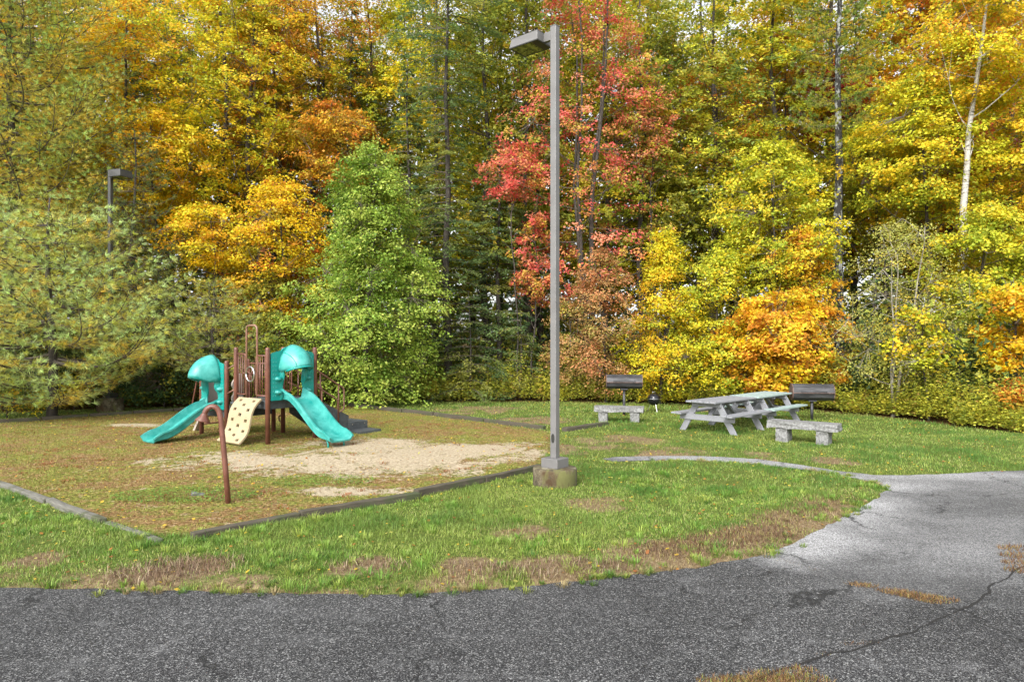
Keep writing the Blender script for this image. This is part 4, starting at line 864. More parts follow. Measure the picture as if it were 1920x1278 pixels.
# ------------------------------------------------------------------ lamp posts
def lamp(base, rz, hpole, foot_r, foot_h, side, label, mats, head=(.5, .36, .13), lensrot=0):
    root = empty('lamp_post', (*base, 0), rz, label=label, cat='lamp post')
    bm = bmesh.new(); k = 40
    rings = []
    for zz, rr in ((-.1, foot_r), (.02, foot_r * 1.0), (foot_h * .5, foot_r), (foot_h - .02, foot_r), (foot_h, foot_r - .02), (foot_h + .005, foot_r * .4)):
        ring = []
        for i in range(k):
            a_ = i * 2 * math.pi / k; q = 1 + .025 * mnoise.noise((math.cos(a_) * 3, math.sin(a_) * 3, zz * 9)); ring.append(bm.verts.new((math.cos(a_) * rr * q, math.sin(a_) * rr * q, zz + (.012 * mnoise.noise((a_ * 4, 3, 1)) if zz > foot_h - .03 else 0))))
        rings.append(ring)
    for r0, r1 in zip(rings, rings[1:]):
        for i in range(k): bm.faces.new((r0[i], r0[(i + 1) % k], r1[(i + 1) % k], r1[i]))
    bm.faces.new(rings[-1]); me = bpy.data.meshes.new('footing'); bm.to_mesh(me); bm.free(); o = link('footing', me, M['concrete'], root); smooth_by_angle(o, 50)
    z0 = foot_h
    Acc().box((.285, .285, .135), (0, 0, z0 + .07)).build('base_cover', M[mats[0]], root, bevel=.008)
    Acc().box((side, side, hpole - z0 - .13), (0, 0, z0 + .13 + (hpole - z0 - .13) / 2)).build('pole', M[mats[0]], root, bevel=.010)
    Acc().box((side * 1.02 + .004, side * 1.02 + .004, .012), (0, 0, hpole + .004)).build('pole_cap', M[mats[0]], root, bevel=.004)
    # hand hole
    A_ = Acc(); A_.tube([(0, -side / 2 - .001, z0 + .32 + .055 * math.sin(t) + .06) if False else (.022 * math.cos(t) , -side / 2 - .004, z0 + .42 + .062 * math.sin(t)) for t in np.linspace(0, 2 * math.pi, 17)], .006, 5, False)
    A_.box((.036, .006, .10), (0, -side / 2 - .002, z0 + .42)); A_.build('hand_hole_cover', M['lamp_dark'], root)
    hx, hy, hz = head
    hr = empty('luminaire', (0, 0, 0)); hr.parent = root
    zc = hpole - .13 - hz / 2 + .08
    x0 = -side / 2; xa = x0 - .13
    Acc().box((.13, .055, hz * .92), (x0 - .065, 0, zc)).build('arm', M[mats[0]], root)
    hr.location = (0, 0, 0)
    A_ = Acc(); xm = xa - hx / 2
    # tapered housing shell: open bottom frame
    v = [(xa, -hy / 2, zc - hz / 2), (xa - hx, -hy / 2, zc - hz / 2), (xa - hx, hy / 2, zc - hz / 2), (xa, hy / 2, zc - hz / 2),
         (xa, -hy / 2 + .0, zc + hz / 2), (xa - hx + .03, -hy / 2 + .02, zc + hz / 2), (xa - hx + .03, hy / 2 - .02, zc + hz / 2), (xa, hy / 2, zc + hz / 2)]
    A_.add(v, [(3, 2, 1, 0)[::-1], (4, 7, 6, 5)[::-1], (0, 4, 5, 1), (1, 5, 6, 2), (2, 6, 7, 3), (3, 7, 4, 0)])
    bpy.data.objects.remove(hr)
    hs_ = A_.build('lamp_head', M[mats[0]], root, bevel=.006)
    B_ = Acc(); t_ = .022; zb_ = zc - hz / 2 - .006
    B_.box((hx, t_, .012), (xm, -hy / 2 + t_ / 2, zb_)); B_.box((hx, t_, .012), (xm, hy / 2 - t_ / 2, zb_)); B_.box((t_, hy - 2 * t_, .012), (xa - hx + t_ / 2, 0, zb_)); B_.box((hx * .26, hy - 2 * t_, .012), (xa - hx * .13, 0, zb_))
    B_.build('door_frame', M['lamp_dark'], hs_)
    Acc().box((hx * .74 - t_, hy - 2 * t_, .006), (xa - hx * .26 - (hx * .74 - t_) / 2, 0, zb_ + .001)).build('lens', M['lamp_glass'], hs_)
    A_ = Acc()
    for sx in (-1, 1):
        for sy in (-1, 1): A_.tube([(sx * .17, sy * .17 * 1.0, z0 - .01), (sx * .17, sy * .17, z0 + .03)], .012, 6)
    return root
# the arm of the near lamp points to (-.78,.63): local -x -> angle
lamp((.618, 9.83), math.atan2(-.63, .78), 6.62, .315, .285, .1, 'tall square grey lamp post on a stained concrete footing beside the play area', ('pole',), head=(.52, .37, .135))
lamp((-11.88, 20.2), math.radians(180 - 20), 7.15, .36, .42, .105, 'distant dark grey lamp post half hidden by the blue-green pine', ('pole_dark',), head=(.46, .44, .2))

# ------------------------------------------------------------------ picnic tables
def picnic(label, origin, rz, L, mats, mats_top):
    root = empty('picnic_table', (*origin, 0), rz, label=label, cat='picnic table', group='grey picnic tables standing end to end')
    # local x = long axis, y = across (positive = left/back), origin at near frame centre on the ground
    def plank(nm, size, loc, rot=None, mat=mats, jit=True):
        o = Acc().box(size, (0, 0, 0)).build(nm, M[mat], root, loc=loc, rot=rot, bevel=.006)
        if jit: o.rotation_euler.z += R.normal(0, .002); o.location.z += R.normal(0, .0015)
        return o
    x0, x1 = -.32, L - .32; xm = (x0 + x1) / 2
    for i in range(5): plank('table_plank', (L + R.normal(0, .006), .143, .04), (xm + R.normal(0, .004), (i - 2) * .151, .735), mat=mats_top)
    for sg in (-1, 1):
        for j in (0, 1): plank('seat_plank', (L + R.normal(0, .006), .128, .04), (xm, sg * (.56 + j * .136), .45), mat=mats_top)
    for xx in (0, L - .64):
        for sg in (-1, 1):
            # leg leaning outwards: top at y=.27, bottom y=.62
            y0, y1 = sg * .25, sg * .66; dz = .71; ang = math.atan2(y1 - y0, dz); Ln = math.hypot(y1 - y0, dz) + .04
            plank('leg', (.042, .14, Ln), (xx, (y0 + y1) / 2, .355), (ang, 0, 0), jit=False)
        plank('seat_support', (.042, 1.36, .13), (xx - .044, 0, .365), jit=False)
        plank('top_support', (.042, .72, .10), (xx - .044, 0, .664), jit=False)
    for xx, sg in ((0, 1), (L - .64, -1)):
        p0 = Vector((xx + sg * .03, 0, .36)); p1 = Vector((xx + sg * .52, 0, .70)); d = p1 - p0
        plank('brace', (d.length, .085, .04), tuple((p0 + p1) / 2), (0, -math.atan2(d.z, d.x), 0), jit=False)
    plank('top_cleat', (.04, .68, .07), ((L - .64) / 2, 0, .68), jit=False)
    return root
ang = math.atan2(.7, .714)
L1 = Vector((math.cos(ang), math.sin(ang)))
N0 = Vector((4.43, 15.46))
picnic('weathered grey picnic table nearer the viewer, left of the joined pair', tuple(N0), ang, 1.93, 'paint_grey', 'paint_grey')
p2 = N0 + L1 * (1.70 + .32) + Vector((.02, .03))
picnic('farther picnic table of the joined pair with a faded mint top', tuple(p2), ang + .015, 1.98, 'paint_grey', 'paint_mint')

# ------------------------------------------------------------------ granite benches
def rough_block(dims, amp, seed, cuts=9, keep_top=True):
    bm = bmesh.new(); bmesh.ops.create_cube(bm, size=1); bmesh.ops.subdivide_edges(bm, edges=bm.edges[:], cuts=cuts, use_grid_fill=True)
    for v_ in bm.verts:
        v_.co = Vector((v_.co.x * dims[0], v_.co.y * dims[1], v_.co.z * dims[2])); p = v_.co
        q = mnoise.noise_vector((p.x * 7 + seed, p.y * 7, p.z * 7)) * amp + mnoise.noise_vector((p.x * 22 + seed, p.y * 22, p.z * 22)) * amp * .7
        if keep_top and v_.co.z > dims[2] * .49: q.z *= .15
        v_.co += q
    me = bpy.data.meshes.new('block'); bm.to_mesh(me); bm.free(); return me
def bench(c, ang, L, D, hh, label, gap):
    root = empty('granite_bench', (*c, 0), ang, label=label, cat='bench', group='rough granite benches')
    link('seat_slab', rough_block((L, D, .14), .024, c[0]), M['granite'], root, loc=(0, 0, hh - .065))
    for sx in (-1, 1): link('leg', rough_block((.23, D * .8, hh - .11), .016, c[0] + sx), M['granite'], root, loc=(sx * gap / 2, 0, (hh - .12) / 2 - .02))
    return root
a0, b0 = G(1162, 796), G(1513, 836)
bench((2.75, 17.55), math.atan2(-.22, 1), 1.25, .38, .42, 'rough granite bench in front of the left barrel grill', .80)
bench((5.98, 14.0), math.atan2(-.62, .80), 1.36, .42, .44, 'rough granite bench right of the picnic tables on open lawn', .78)

# ------------------------------------------------------------------ barbecue grills
def grill(c, ang, L, r, ztop, label):
    root = empty('barrel_grill', (*c, 0), ang, label=label, cat='barbecue grill', group='barrel grills on posts')
    zc = ztop - r; k = 10
    def half(a0_, a1_, rr, nm, mat, par, seg=6):
        A_ = Acc(); t = np.linspace(a0_, a1_, seg); prof = [(math.cos(q) * rr, math.sin(q) * rr) for q in t] + [(math.cos(q) * (rr - .012), math.sin(q) * (rr - .012)) for q in t[::-1]]
        n_ = len(prof); V = [(-L / 2, y_, zc + z_) for y_, z_ in prof] + [(L / 2, y_, zc + z_) for y_, z_ in prof]
        A_.add(V, [(i, (i + 1) % n_, n_ + (i + 1) % n_, n_ + i) for i in range(n_)])
        for e0 in (0, n_):
            for i in range(seg - 1):
                j = n_ - 1 - i; A_.add([V[e0 + i], V[e0 + i + 1], V[e0 + j - 1], V[e0 + j]], [(0, 1, 2, 3)])
        return A_.build(nm, M[mat], par)
    half(math.radians(-5), math.radians(185), r, 'lid', 'grill', root, 6)
    half(math.radians(183), math.radians(357), r * .985, 'fire_box', 'grill', root, 6)
    for sx in (-1, 1):
        A_ = Acc(); t = np.linspace(0, 2 * math.pi, 11)[:-1]
        V = [(sx * (L / 2 + .006), math.cos(q) * r * 1.03, zc + math.sin(q) * r * 1.03) for q in t] + [(sx * (L / 2 - .012), math.cos(q) * r * 1.03, zc + math.sin(q) * r * 1.03) for q in t]
        V += [(sx * (L / 2 + .006), 0, zc), (sx * (L / 2 - .012), 0, zc)]
        f = [(i, (i + 1) % 10, 10 + (i + 1) % 10, 10 + i) for i in range(10)] + [(20, i, (i + 1) % 10, (i + 1) % 10) for i in range(10)] + [(21, 10 + i, 10 + (i + 1) % 10, 10 + (i + 1) % 10) for i in range(10)]
        A_.add(V, f); A_.build('end_plate', M['grill_rust'], root)
    Acc().tube([(-L * .3, -r - .01, zc + .03), (-L * .3, -r - .05, zc + .03), (L * .3, -r - .05, zc + .03), (L * .3, -r - .01, zc + .03)], .009, 6).build('lid_handle', M['grill'], root, smooth=True)
    Acc().box((L, .012, .02), (0, -r * 1.01, zc - .01)).build('rim', M['grill_rust'], root)
    Acc().tube([(0, 0, -.05), (0, 0, zc - r * .9)], .038, 12).build('post', M['grill'], root, smooth=True)
    Acc().box((.2, .2, .03), (0, 0, zc - r - .0)).build('mount_plate', M['grill'], root)
    return root
grill((3.12, 19.0), .05 - .16, .98, .205, 1.175, 'black barrel grill on a post behind the granite bench')
grill((7.84, 17.85), .05 - .22, 1.02, .225, .99, 'black barrel grill on a post beyond the end of the picnic tables')
def kettle(c, label):
    root = empty('kettle_grill', (*c, 0), .4, label=label, cat='barbecue grill'); r = .20; zc = .40
    def cap(sgn, nm, flat):
        A_ = Acc(); V = []; n_ = 20; k = 7
        for j in range(k):
            a_ = j / (k - 1) * math.pi / 2
            for i in range(n_): V.append((math.cos(a_) * r * math.cos(i * 2 * math.pi / n_), math.cos(a_) * r * math.sin(i * 2 * math.pi / n_), zc + sgn * (.004 + math.sin(a_) * r * flat)))
        A_.add(V, [(j * n_ + i, j * n_ + (i + 1) % n_, (j + 1) * n_ + (i + 1) % n_, (j + 1) * n_ + i) for j in range(k - 1) for i in range(n_)]); return A_.build(nm, M['enamel'], root, smooth=True)
    cap(-1, 'bowl', .95); l_ = cap(1, 'lid', .8)
    Acc().tube([(math.cos(q) * (r + .004), math.sin(q) * (r + .004), zc) for q in np.linspace(0, 2 * math.pi, 25)], .007, 6, False).build('rim', M['chrome'], root, smooth=True)
    Acc().tube([(-.05, 0, zc + r * .76), (-.05, 0, zc + r * .8 + .04), (.05, 0, zc + r * .8 + .04), (.05, 0, zc + r * .76)], .009, 6).build('lid_handle', M['chrome'], l_, smooth=True)
    for i in range(3):
        a_ = i * 2.09 + .4; Acc().tube([(math.cos(a_) * .11, math.sin(a_) * .11, zc - .16), (math.cos(a_) * .2, math.sin(a_) * .2, .0)], .009, 6).build('leg', M['chrome'], root)
kettle((4.18, 20.1), 'small round black kettle grill standing right of the granite bench end')

# ------------------------------------------------------------------ playground
PG = empty('playground_structure', (-4.91, 13.72, 0), math.atan2(.8, .6), label='brown and teal toddler playground with two hooded slides on the mossy play area', cat='playground')
s, dk1, dk2 = 1.14, .89, .62
Y2a, Y2b = 1.5, 2.52
def pipe(name, pts, r, mat='brown', parent=PG, k=10, label=None):
    return Acc().tube(pts, r, k).build(name, M[mat], parent, smooth=True, label=label)
def rounded(pts, rad=.08, seg=5):
    pts = [Vector(p) for p in pts]; out = [pts[0]]
    for i in range(1, len(pts) - 1):
        a_, b_, c_ = pts[i - 1], pts[i], pts[i + 1]; r1 = min(rad, (a_ - b_).length * .49, (c_ - b_).length * .49)
        s0 = b_ + (a_ - b_).normalized() * r1; s1 = b_ + (c_ - b_).normalized() * r1
        for j in range(seg + 1):
            t = j / seg; out.append((s0 * (1 - t) ** 2) + (b_ * 2 * t * (1 - t)) + (s1 * t * t))
    out.append(pts[-1]); return [tuple(p) for p in out]
def post(x, y, h):
    pr = [(0, -.05, .048), (0, h - .05, .048), (0, h - .018, .044), (0, h - .004, .030), (0, h, .006)]
    Acc().tube([(x, y, p[1]) for p in pr], [p[2] for p in pr], 14).build('post', M['brown'], PG, smooth=True)
for (x, y, h) in ((0, 0, 1.97), (s, 0, 1.97), (0, s, 1.97), (s, s, 1.97), (0, Y2a, 1.68), (0, Y2b, 1.66), (s, Y2a, 1.68), (s, Y2b, 1.68)): post(x, y, h)
def deck(x0, x1, y0, y1, z, nm='deck'):
    A_ = Acc(); A_.box((x1 - x0, y1 - y0, .05), ((x0 + x1) / 2, (y0 + y1) / 2, z - .025)); o = A_.build(nm, M['deck'], PG, bevel=.008)
    B_ = Acc()
    for (cx, cy, sx, sy) in (((x0 + x1) / 2, y0 + .03, x1 - x0 - .02, .04), ((x0 + x1) / 2, y1 - .03, x1 - x0 - .02, .04), (x0 + .03, (y0 + y1) / 2, .04, y1 - y0 - .1), (x1 - .03, (y0 + y1) / 2, .04, y1 - y0 - .1)): B_.box((sx, sy, .12), (cx, cy, z - .112))
    B_.build('deck_skirt', M['deck'], o); return o
deck(.04, s - .04, .04, s - .03, dk1); deck(.04, s - .04, s + .33, Y2b - .04, dk2)
Acc().box((s - .12, .34, .05), (s / 2, s + .15, (dk1 + dk2) / 2 + .02)).box((s - .12, .03, .2), (s / 2, s + .005, dk1 - .155)).build('step', M['deck'], PG, bevel=.006)

# slides
def slide(org, dirv, dz0, length, zend, width, name_label):
    """org = centre of the mouth on the deck edge, dirv = outward unit vector (local xy)"""
    d = Vector((dirv[0], dirv[1], 0)); sdv = Vector((-dirv[1], dirv[0], 0)); n_ = 22
    P = []
    for i in range(n_):
        t = i / (n_ - 1); x = t * length
        if t < .10: z = dz0
        elif t > .80: z = zend + (.95 - t) * .12 * length if t < .95 else zend - (t - .95) * .3 * length
        else:
            q = (t - .10) / .70; z = dz0 + (zend + .018 * length - dz0) * (q * q * (3 - 2 * q) * .55 + q * .45)
        P.append((x, z))
    w = width / 2; wallh = .155; th = .03
    V = []; prof_n = 0
    for i, (x, z) in enumerate(P):
        t = i / (n_ - 1); wh = wallh * (1.25 if t < .12 else 1.0) * (1 if t < .86 else max(.5, 1 - (t - .86) * 3.4)); ww = w * (1 + .05 * t)
        if t < .1: wh = wallh * (.95 + .5 * (1 - t / .1))
        slope = (P[min(i + 1, n_ - 1)][1] - P[max(i - 1, 0)][1]) / (P[min(i + 1, n_ - 1)][0] - P[max(i - 1, 0)][0] + 1e-6)
        nx, nz = -slope / math.hypot(1, slope), 1 / math.hypot(1, slope)
        prof = [(-ww - .035, wh - .035), (-ww - .03, wh), (-ww + .005, wh + .004), (-ww + .02, wh * .55), (-ww + .045, .02), (-ww + .09, 0), (0, -.004), (ww - .09, 0), (ww - .045, .02), (ww - .02, wh * .55), (ww - .005, wh + .004), (ww + .03, wh), (ww + .035, wh - .035),
                (ww + .005, wh - .04), (ww + .0, .0), (ww - .05, -th), (0, -th - .004), (-ww + .05, -th), (-ww, 0), (-ww - .005, wh - .04)]
        prof_n = len(prof)
        for (a_, h_) in prof:
            p = Vector((org[0], org[1], 0)) + d * (x + nx * h_) + sdv * a_; V.append((p.x, p.y, max(.015, z + nz * h_)))
    f = [(i * prof_n + j, i * prof_n + (j + 1) % prof_n, (i + 1) * prof_n + (j + 1) % prof_n, (i + 1) * prof_n + j) for i in range(n_ - 1) for j in range(prof_n)]
    me = bpy.data.meshes.new('slide'); me.from_pydata(V, [], f + [tuple(range(prof_n))[::-1], tuple(range((n_ - 1) * prof_n, n_ * prof_n))]); me.update()
    o = link('slide', me, M['teal_fade'], PG); o['label'] = name_label
    bm = bmesh.new(); bm.from_mesh(me); bmesh.ops.recalc_face_normals(bm, faces=bm.faces); bm.to_mesh(me); bm.free(); smooth_by_angle(o, 38)
    return o, d, sdv
sl2, d2_, s2v = slide((s / 2, -.02), (0, -1), dk1 + .02, 1.55, .20, .50, 'taller slide with feet, turned towards the sandy patch')
sl1, d1_, s1v = slide((-.02, (Y2a + Y2b) / 2), (-1, 0), dk2 + .02, 1.38, .10, .50, 'lower slide running down to the left')
for sg in (-1, 1): pipe('slide_foot', rounded([(s / 2 + sg * .19, -1.36, .2), (s / 2 + sg * .19, -1.42, .12), (s / 2 + sg * .19, -1.42, 0)], .04), .016, 'teal', sl2)

# hooded panels (flat plate with arch opening, dome hood, bumps)
def hood(org, xdir, ndir, width, zb, ztop, zap, lab, openw=.215, oz=None):
    X_ = Vector((*xdir, 0)); N_ = Vector((*ndir, 0)); O_ = Vector((*org, 0))
    # plate outline in (a, z)
    hw = width / 2; out = [(-hw, zb), (-openw, zb), (-openw - .01, zb + .2)]
    oz = oz or (zb + (ztop - zb) * .80)
    archn = 10; spring = oz - .16
    out = [(-hw, zb), (-openw + .0, zb), (-openw - .015, zb + .22), (-openw + .02, zb + .36), (-openw, spring)]
    for i in range(1, archn): a_ = math.pi - i * math.pi / archn; out.append((math.cos(a_) * openw, spring + math.sin(a_) * .2))
    out += [(openw, spring), (openw - .02, zb + .36), (openw + .015, zb + .22), (openw, zb), (hw, zb), (hw, ztop - .04), (hw - .03, ztop)]
    for i in range(1, 10): a_ = i * math.pi / 10; out.append((math.cos(a_) * hw * .56, ztop + math.sin(a_) * (zap - ztop - .03)))
    out += [(-hw + .03, ztop), (-hw, ztop - .04)]
    v = [Vector((a_, z_, 0)) for a_, z_ in out]; tr = tessellate_polygon([v]); n_ = len(out); V = []
    for t_ in (0, .035):
        for a_, z_ in out: p = O_ + X_ * a_ + N_ * t_; V.append((p.x, p.y, z_))
    f = [tuple(t) for t in tr] + [tuple(q + n_ for q in t[::-1]) for t in tr] + [(i, (i + 1) % n_, n_ + (i + 1) % n_, n_ + i) for i in range(n_)]
    me = bpy.data.meshes.new('slide_panel'); me.from_pydata(V, [], f); me.update()
    bm = bmesh.new(); bm.from_mesh(me); bmesh.ops.recalc_face_normals(bm, faces=bm.faces); bm.to_mesh(me); bm.free()
    pn = link('slide_panel', me, M['teal'], PG); pn['label'] = lab
    # hood: quarter ellipsoid with flared lip
    rx, rn, rz = hw * .68, .50, (zap - (spring - .02)); z0 = spring - .02; A_ = Acc(); V = []; na, nb_ = 17, 11
    for j in range(nb_):
        be = j / (nb_ - 1) * math.pi / 2          # 0 = lip, pi/2 = plate top
        for i in range(na):
            al = math.pi * i / (na - 1)
            a_ = math.cos(al) * rx
            cc = math.sin(al)
            # arch section shrinks outward
            q = math.cos(be)
            aa = math.cos(al) * rx * (1 - .22 * q ** 2); zz = z0 + cc * rz * (math.sin(be) * .72 + .28 - .10 * q) + .0 ; nn = rn * q * (.35 + .65 * cc) + .03
            p = O_ + X_ * aa + N_ * nn; V.append((p.x, p.y, zz))
    A_.add(V, [(j * na + i, j * na + i + 1, (j + 1) * na + i + 1, (j + 1) * na + i) for j in range(nb_ - 1) for i in range(na - 1)])
    h_ = A_.build('hood', M['teal_fade'], PG, smooth=True); so_ = h_.modifiers.new('solid', 'SOLIDIFY'); so_.thickness = .03; so_.offset = 1
    lip = [V[i] for i in range(na)]; pipe('hood_rim', lip, .019, 'teal', h_, 8)
    seam = [V[j * na + 4] for j in range(nb_)]; pipe('hood_seam', seam, .009, 'teal', h_, 6)
    seam = [V[j * na + na - 5] for j in range(nb_)]; pipe('hood_seam', seam, .009, 'teal', h_, 6)
    # jamb returns flaring outwards from the opening
    for sg in (-1, 1):
        V = []; k = 10
        for i in range(k):
            t = i / (k - 1); z = zb + .02 + t * (z0 - zb + .02); dep = .05 + .13 * t ** 3 + .035 * math.sin(t * 11)
            for (da, dn) in ((0, .03), (.025, dep), (.055, dep), (.085, .03)): p = O_ + X_ * (sg * (openw - .005 + da)) + N_ * dn; V.append((p.x, p.y, z))
        A_ = Acc(); A_.add(V, [(i * 4 + j, i * 4 + j + 1, i * 4 + j + 5, i * 4 + j + 4) for i in range(k - 1) for j in range(3)]); A_.build('jamb', M['teal'], pn, smooth=True)
        for zz in (.14, .42):
            V = []; ks = 8
            for j in range(5):
                be = j / 4 * math.pi / 2
                for i in range(ks): al = i * 2 * math.pi / ks; p = O_ + X_ * (sg * (openw + .085 + .035) + math.cos(al) * math.cos(be) * .085) + N_ * (.03 + math.sin(be) * .10); V.append((p.x, p.y, zb + (ztop - zb) * zz * 1.0 + .03 + math.sin(al) * math.cos(be) * .055))
            A_ = Acc(); A_.add(V, [(j * ks + i, j * ks + (i + 1) % ks, (j + 1) * ks + (i + 1) % ks, (j + 1) * ks + i) for j in range(4) for i in range(ks)]); A_.build('foot_hold', M['teal_fade'], pn, smooth=True)
    # studs
    A_ = Acc(); zz = zb + .1
    while zz < ztop - .06:
        for sg in (-1, 1):
            for da in (.05, .11): p = O_ + X_ * (sg * (hw - da)) + N_ * .036; A_.box((.016, .016, .016), (p.x, p.y, zz), (0, 0, .785))
        zz += .085
    o = A_.build('stud', M['teal_fade'], pn); o['kind'] = 'stuff'
hood((s / 2, 0), (1, 0), (0, -1), s - .11, dk1 + .005, 1.86, 2.03, 'hooded teal entry panel above the taller slide', openw=.24)
hood((0, (Y2a + Y2b) / 2), (0, 1), (-1, 0), Y2b - Y2a - .11, dk2 + .005, 1.60, 1.78, 'hooded teal entry panel above the lower slide', openw=.22)

# climbing wall: holed beige panel on side x=0 between the posts, leaning to -x
def climber():
    nc, nr = 7, 19; Wd, Ln = .80, 1.04; bm = bmesh.new(); holes = set()
    for k in range(9):
        r = 1 + k * 2
        for c in ((1, 5) if k % 2 == 0 else (3,)): holes.add((c, r))
    cw = [0, .115, .215, .35, .45, .585, .685, .80]; 
    vs = {}
    def P(i, j):
        t = j / nr; a_ = cw[i]
        # s-curve from top (x=.0,z=dk1-.02) to foot
        x = -.02 - .50 * t - .05 * math.sin(t * 2 * math.pi); z = dk1 + .03 - (dk1 - .04) * t + .03 * math.sin(t * 2 * math.pi)
        return Vector((x, .17 + a_, z))
    for i in range(nc + 1):
        for j in range(nr + 1): vs[i, j] = bm.verts.new(P(i, j))
    for i in range(nc):
        for j in range(nr):
            if (i, j) not in holes: bm.faces.new((vs[i, j], vs[i + 1, j], vs[i + 1, j + 1], vs[i, j + 1]))
    bmesh.ops.recalc_face_normals(bm, faces=bm.faces)
    me = bpy.data.meshes.new('climbing_wall'); bm.to_mesh(me); bm.free(); o = link('climbing_wall', me, M['beige'], PG); so_ = o.modifiers.new('s', 'SOLIDIFY'); so_.thickness = .045; so_.offset = 0
    bv = o.modifiers.new('b', 'BEVEL'); bv.width = .006; bv.segments = 1; bv.limit_method = 'ANGLE'
climber()
# barred railing panels
def bars(p0, p1, z0, z1, nb, lab=None, mat='brown', r=.010, corner=None):
    p0, p1 = Vector((*p0, 0)), Vector((*p1, 0))
    fr = [(*p0[:2], z0), (*p1[:2], z0), (*p1[:2], z1), (*p0[:2], z1)]
    o = pipe('railing', rounded([(*p0[:2], z1), (*p1[:2], z1), (*p1[:2], z0), (*p0[:2], z0)], .07), .017, mat, PG, 8, lab)
    for i in range(nb):
        p = p0.lerp(p1, (i + .5) / (nb + .3)); pipe('bar', [(p.x, p.y, z0 + .01), (p.x, p.y, z1 - .01)], r, mat, o, 6)
    return o
bars((0, s - .05), (0, s - .37), dk1 + .1, 1.83, 4)
bars((0, .05), (0, .40), dk1 + .1, 1.80, 4)
pipe('hoop', rounded([(0, s - .39, dk1 + .06), (0, s - .39, 2.42), (0, .37, 2.42), (0, .37, dk1 + .06)], .11, 6), .021, 'brown_fade')
# wheel
pp = pipe('steering_wheel', [(-.03, .57 + .0 + math.cos(t) * .145, 1.42 + math.sin(t) * .15) for t in np.linspace(0, 2 * math.pi, 25)], .016, 'chrome')
for i in range(3):
    a_ = i * 2.09 + .5; pipe('spoke', [(-.03, .57, 1.42), (-.03, .57 + math.cos(a_) * .14, 1.42 + math.sin(a_) * .145)], .010, 'brown', pp, 6)
pipe('wheel_axle', [(-.03, .57, 1.42), (.09, .57, 1.42)], .03, 'brown', pp, 8)
pipe('cross_rail', [(.02, .38, 1.42), (.02, s - .4, 1.42)], .014)
# side x = s: rails of the lower deck and beside the stairs
bars((s, Y2a + .06), (s, Y2b - .06), dk2 + .12, 1.58, 8)
bars((s, s - .02), (s, .82), dk1 + .1, 1.66, 3)
bars((s, .05), (s, .20), dk1 + .1, 1.66, 1)
for yy, z_ in ((s + .0, 1.62), (s, 1.1)):
    pipe('cross_rail', [(0, s + .04, z_ - .02), (0, Y2a - .04, z_ - .12)], .018, 'brown_fade'); pipe('cross_rail', [(s, s + .04, z_ - .02), (s, Y2a - .04, z_ - .12)], .018, 'brown_fade')
# under-deck foot rail between posts D and G
pipe('foot_rail', rounded([(s, s, .42), (s + .02, s + .18, .42), (s + .02, s + .18, .30), (s, s, .26)], .08), .018)
# beige climber on the far side of the lower deck (y = Y2b)
def wavy(x0, x1, z0, z1, nm, side, lean=0.0):
    n_ = 12; V = []; 
    for i in range(n_ + 1):
        t = i / n_; z = z0 + (z1 - z0) * t; wv = .035 * math.sin(t * 16); xa, xb = (x0, x1 + wv) if side > 0 else (x0 + wv, x1)
        if t > .9: xa += .04; xb -= .04
        for yy in (0, .05): V += [(xa, Y2b + .02 + yy + lean * (1 - t), z), (xb, Y2b + .02 + yy + lean * (1 - t), z)]
    f = []
    for i in range(n_):
        a_ = i * 4; b_ = a_ + 4; f += [(a_, a_ + 1, b_ + 1, b_), (a_ + 3, a_ + 2, b_ + 2, b_ + 3), (a_ + 1, a_ + 3, b_ + 3, b_ + 1), (a_ + 2, a_, b_, b_ + 2)]
    f += [(0, 2, 3, 1), (n_ * 4, n_ * 4 + 1, n_ * 4 + 3, n_ * 4 + 2)]
    A_ = Acc(); A_.add(V, f); return A_.build(nm, M['beige_pale'], PG)
wavy(.12, .48, dk2 - .1, 1.32, 'climber_panel', 1); wavy(.78, 1.03, dk2 - .1, 1.34, 'climber_panel', -1)
A_ = Acc()
for xx in (.2, .95): A_.box((.12, .06, .95), (xx, Y2b + .33, .40), (math.radians(38), 0, 0))
A_.build('climber_leg', M['beige_pale'], PG)
for q in range(3): pipe('rung', [(.2, Y2b + .14 + q * .2, .58 - q * .2), (.95, Y2b + .14 + q * .2, .58 - q * .2)], .018)
for xx in (.06, 1.08): pipe('grab_rail', rounded([(xx, Y2b + .04, 1.35), (xx, Y2b + .28, 1.3), (xx, Y2b + .62, .35), (xx, Y2b + .45, .25)], .1), .016)
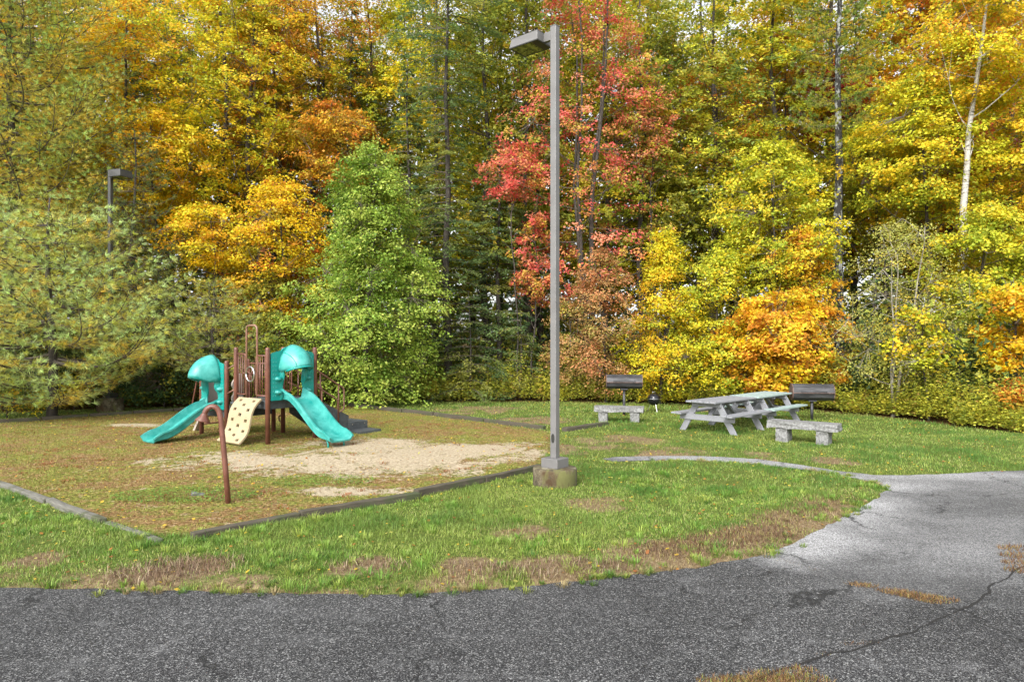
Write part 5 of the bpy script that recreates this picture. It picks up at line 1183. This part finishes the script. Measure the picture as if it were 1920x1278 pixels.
# stairs and transfer station towards +x
A_ = Acc(); yA, yB = .20, .94
for i, (xa, xb, z_) in enumerate(((s + .02, s + .36, .70), (s + .34, s + .70, .51), (s + .68, s + 1.02, .34))):
    Acc().box((xb - xa, yB - yA - .02, .04), ((xa + xb) / 2, (yA + yB) / 2, z_)).build('stair_tread', M['deck'], PG, bevel=.006)
    Acc().box((.02, yB - yA - .02, .16), (xa + .015, (yA + yB) / 2, z_ - .1)).build('stair_riser', M['deck'], PG)
for yy in (yA - .015, yB + .015):
    V = [(s + .04, dk1 - .02), (s + .12, dk1 - .02), (s + 1.06, .40), (s + 1.06, .0), (s + .78, .0), (s + .04, .50)]
    n_ = 6; VV = [(a_, yy - .012, z_) for a_, z_ in V] + [(a_, yy + .012, z_) for a_, z_ in V]
    bm = bmesh.new(); bv_ = [bm.verts.new(q) for q in VV]; bm.faces.new(bv_[:6]); bm.faces.new(bv_[6:][::-1])
    for i in range(6): bm.faces.new((bv_[i], bv_[6 + i], bv_[6 + (i + 1) % 6], bv_[(i + 1) % 6]))
    bmesh.ops.recalc_face_normals(bm, faces=bm.faces); me = bpy.data.meshes.new('stringer'); bm.to_mesh(me); bm.free(); link('stair_stringer', me, M['deck'], PG)
o = Acc().box((.56, .95, .24), (s + 1.32, .62, .13)).build('transfer_platform', M['deck'], PG, bevel=.01)
A_ = Acc()
for xx in (-.18, .18):
    for zz in (.19,): A_.tube([(s + 1.32 + xx, .142, zz), (s + 1.32 + xx, .135, zz)], .014, 8)
for yy in (.3, .9): A_.tube([(s + 1.602, yy, .19), (s + 1.61, yy, .19)], .014, 8)
A_.build('bolt', M['chrome'], o)
Acc().box((.62, .42, .07), (s + 1.30, -.10, .045)).build('transfer_step', M['deck'], PG, bevel=.01)
for yy in (yA - .02, yB + .03):
    pipe('handrail', rounded([(s + .02, yy, 1.52), (s + .12, yy, 1.50), (s + .80, yy, 1.10), (s + .93, yy, 1.04), (s + .93, yy, .55), (s + .80, yy, .50)], .07), .018, 'brown_fade')
    pipe('handrail', rounded([(s + .02, yy, 1.18), (s + .12, yy, 1.14), (s + .76, yy, .78), (s + .76, yy, .30)], .07), .018, 'brown_fade')
    pipe('rail_post', [(s + .78, yy, .26), (s + .78, yy, 1.12)], .016)
    pipe('rail_post', [(s + .28, yy, .65), (s + .28, yy, 1.42)], .016)

# talk tube in front
tb = G(429, 949)
tt = empty('talk_tube', (tb[0], tb[1], 0), 0, label='brown bent talk tube with a cone mouth standing on the play area', cat='talk tube')
hz = 2.1 - (757 - 639) * tb[1] / F
pp = [(0, 0, -.05), (-.045, .0, hz * .4), (-.10, 0, hz - .20), (-.125, 0, hz - .085), (-.165, -.01, hz - .035), (-.215, -.02, hz - .03), (-.26, -.03, hz - .055), (-.285, -.035, hz - .10), (-.292, -.035, hz - .13)]
Acc().tube(rounded(pp, .05, 3), .034, 14).build('tube', M['brown'], tt, smooth=True)
A_ = Acc(); c_ = np.array([-.292, -.035, hz - .12]); dd = np.array([-.22, -.12, -1.]); dd /= np.linalg.norm(dd)
A_.tube([c_, c_ + dd * .035, c_ + dd * .085, c_ + dd * .10, c_ + dd * .09, c_ + dd * .03], [.036, .05, .088, .092, .082, .03], 20, False); A_.build('mouth', M['brown'], tt, smooth=True)

# small white stone
me = rough_block((.16, .12, .06), .02, 4.0, 4, False); g = G(372, 934); o = link('stone', me, M['granite'], loc=(g[0], g[1], .045), rot=(0, .2, .4)); tag(o, 'small pale stone lying in the clover left of the talk tube', 'stone')
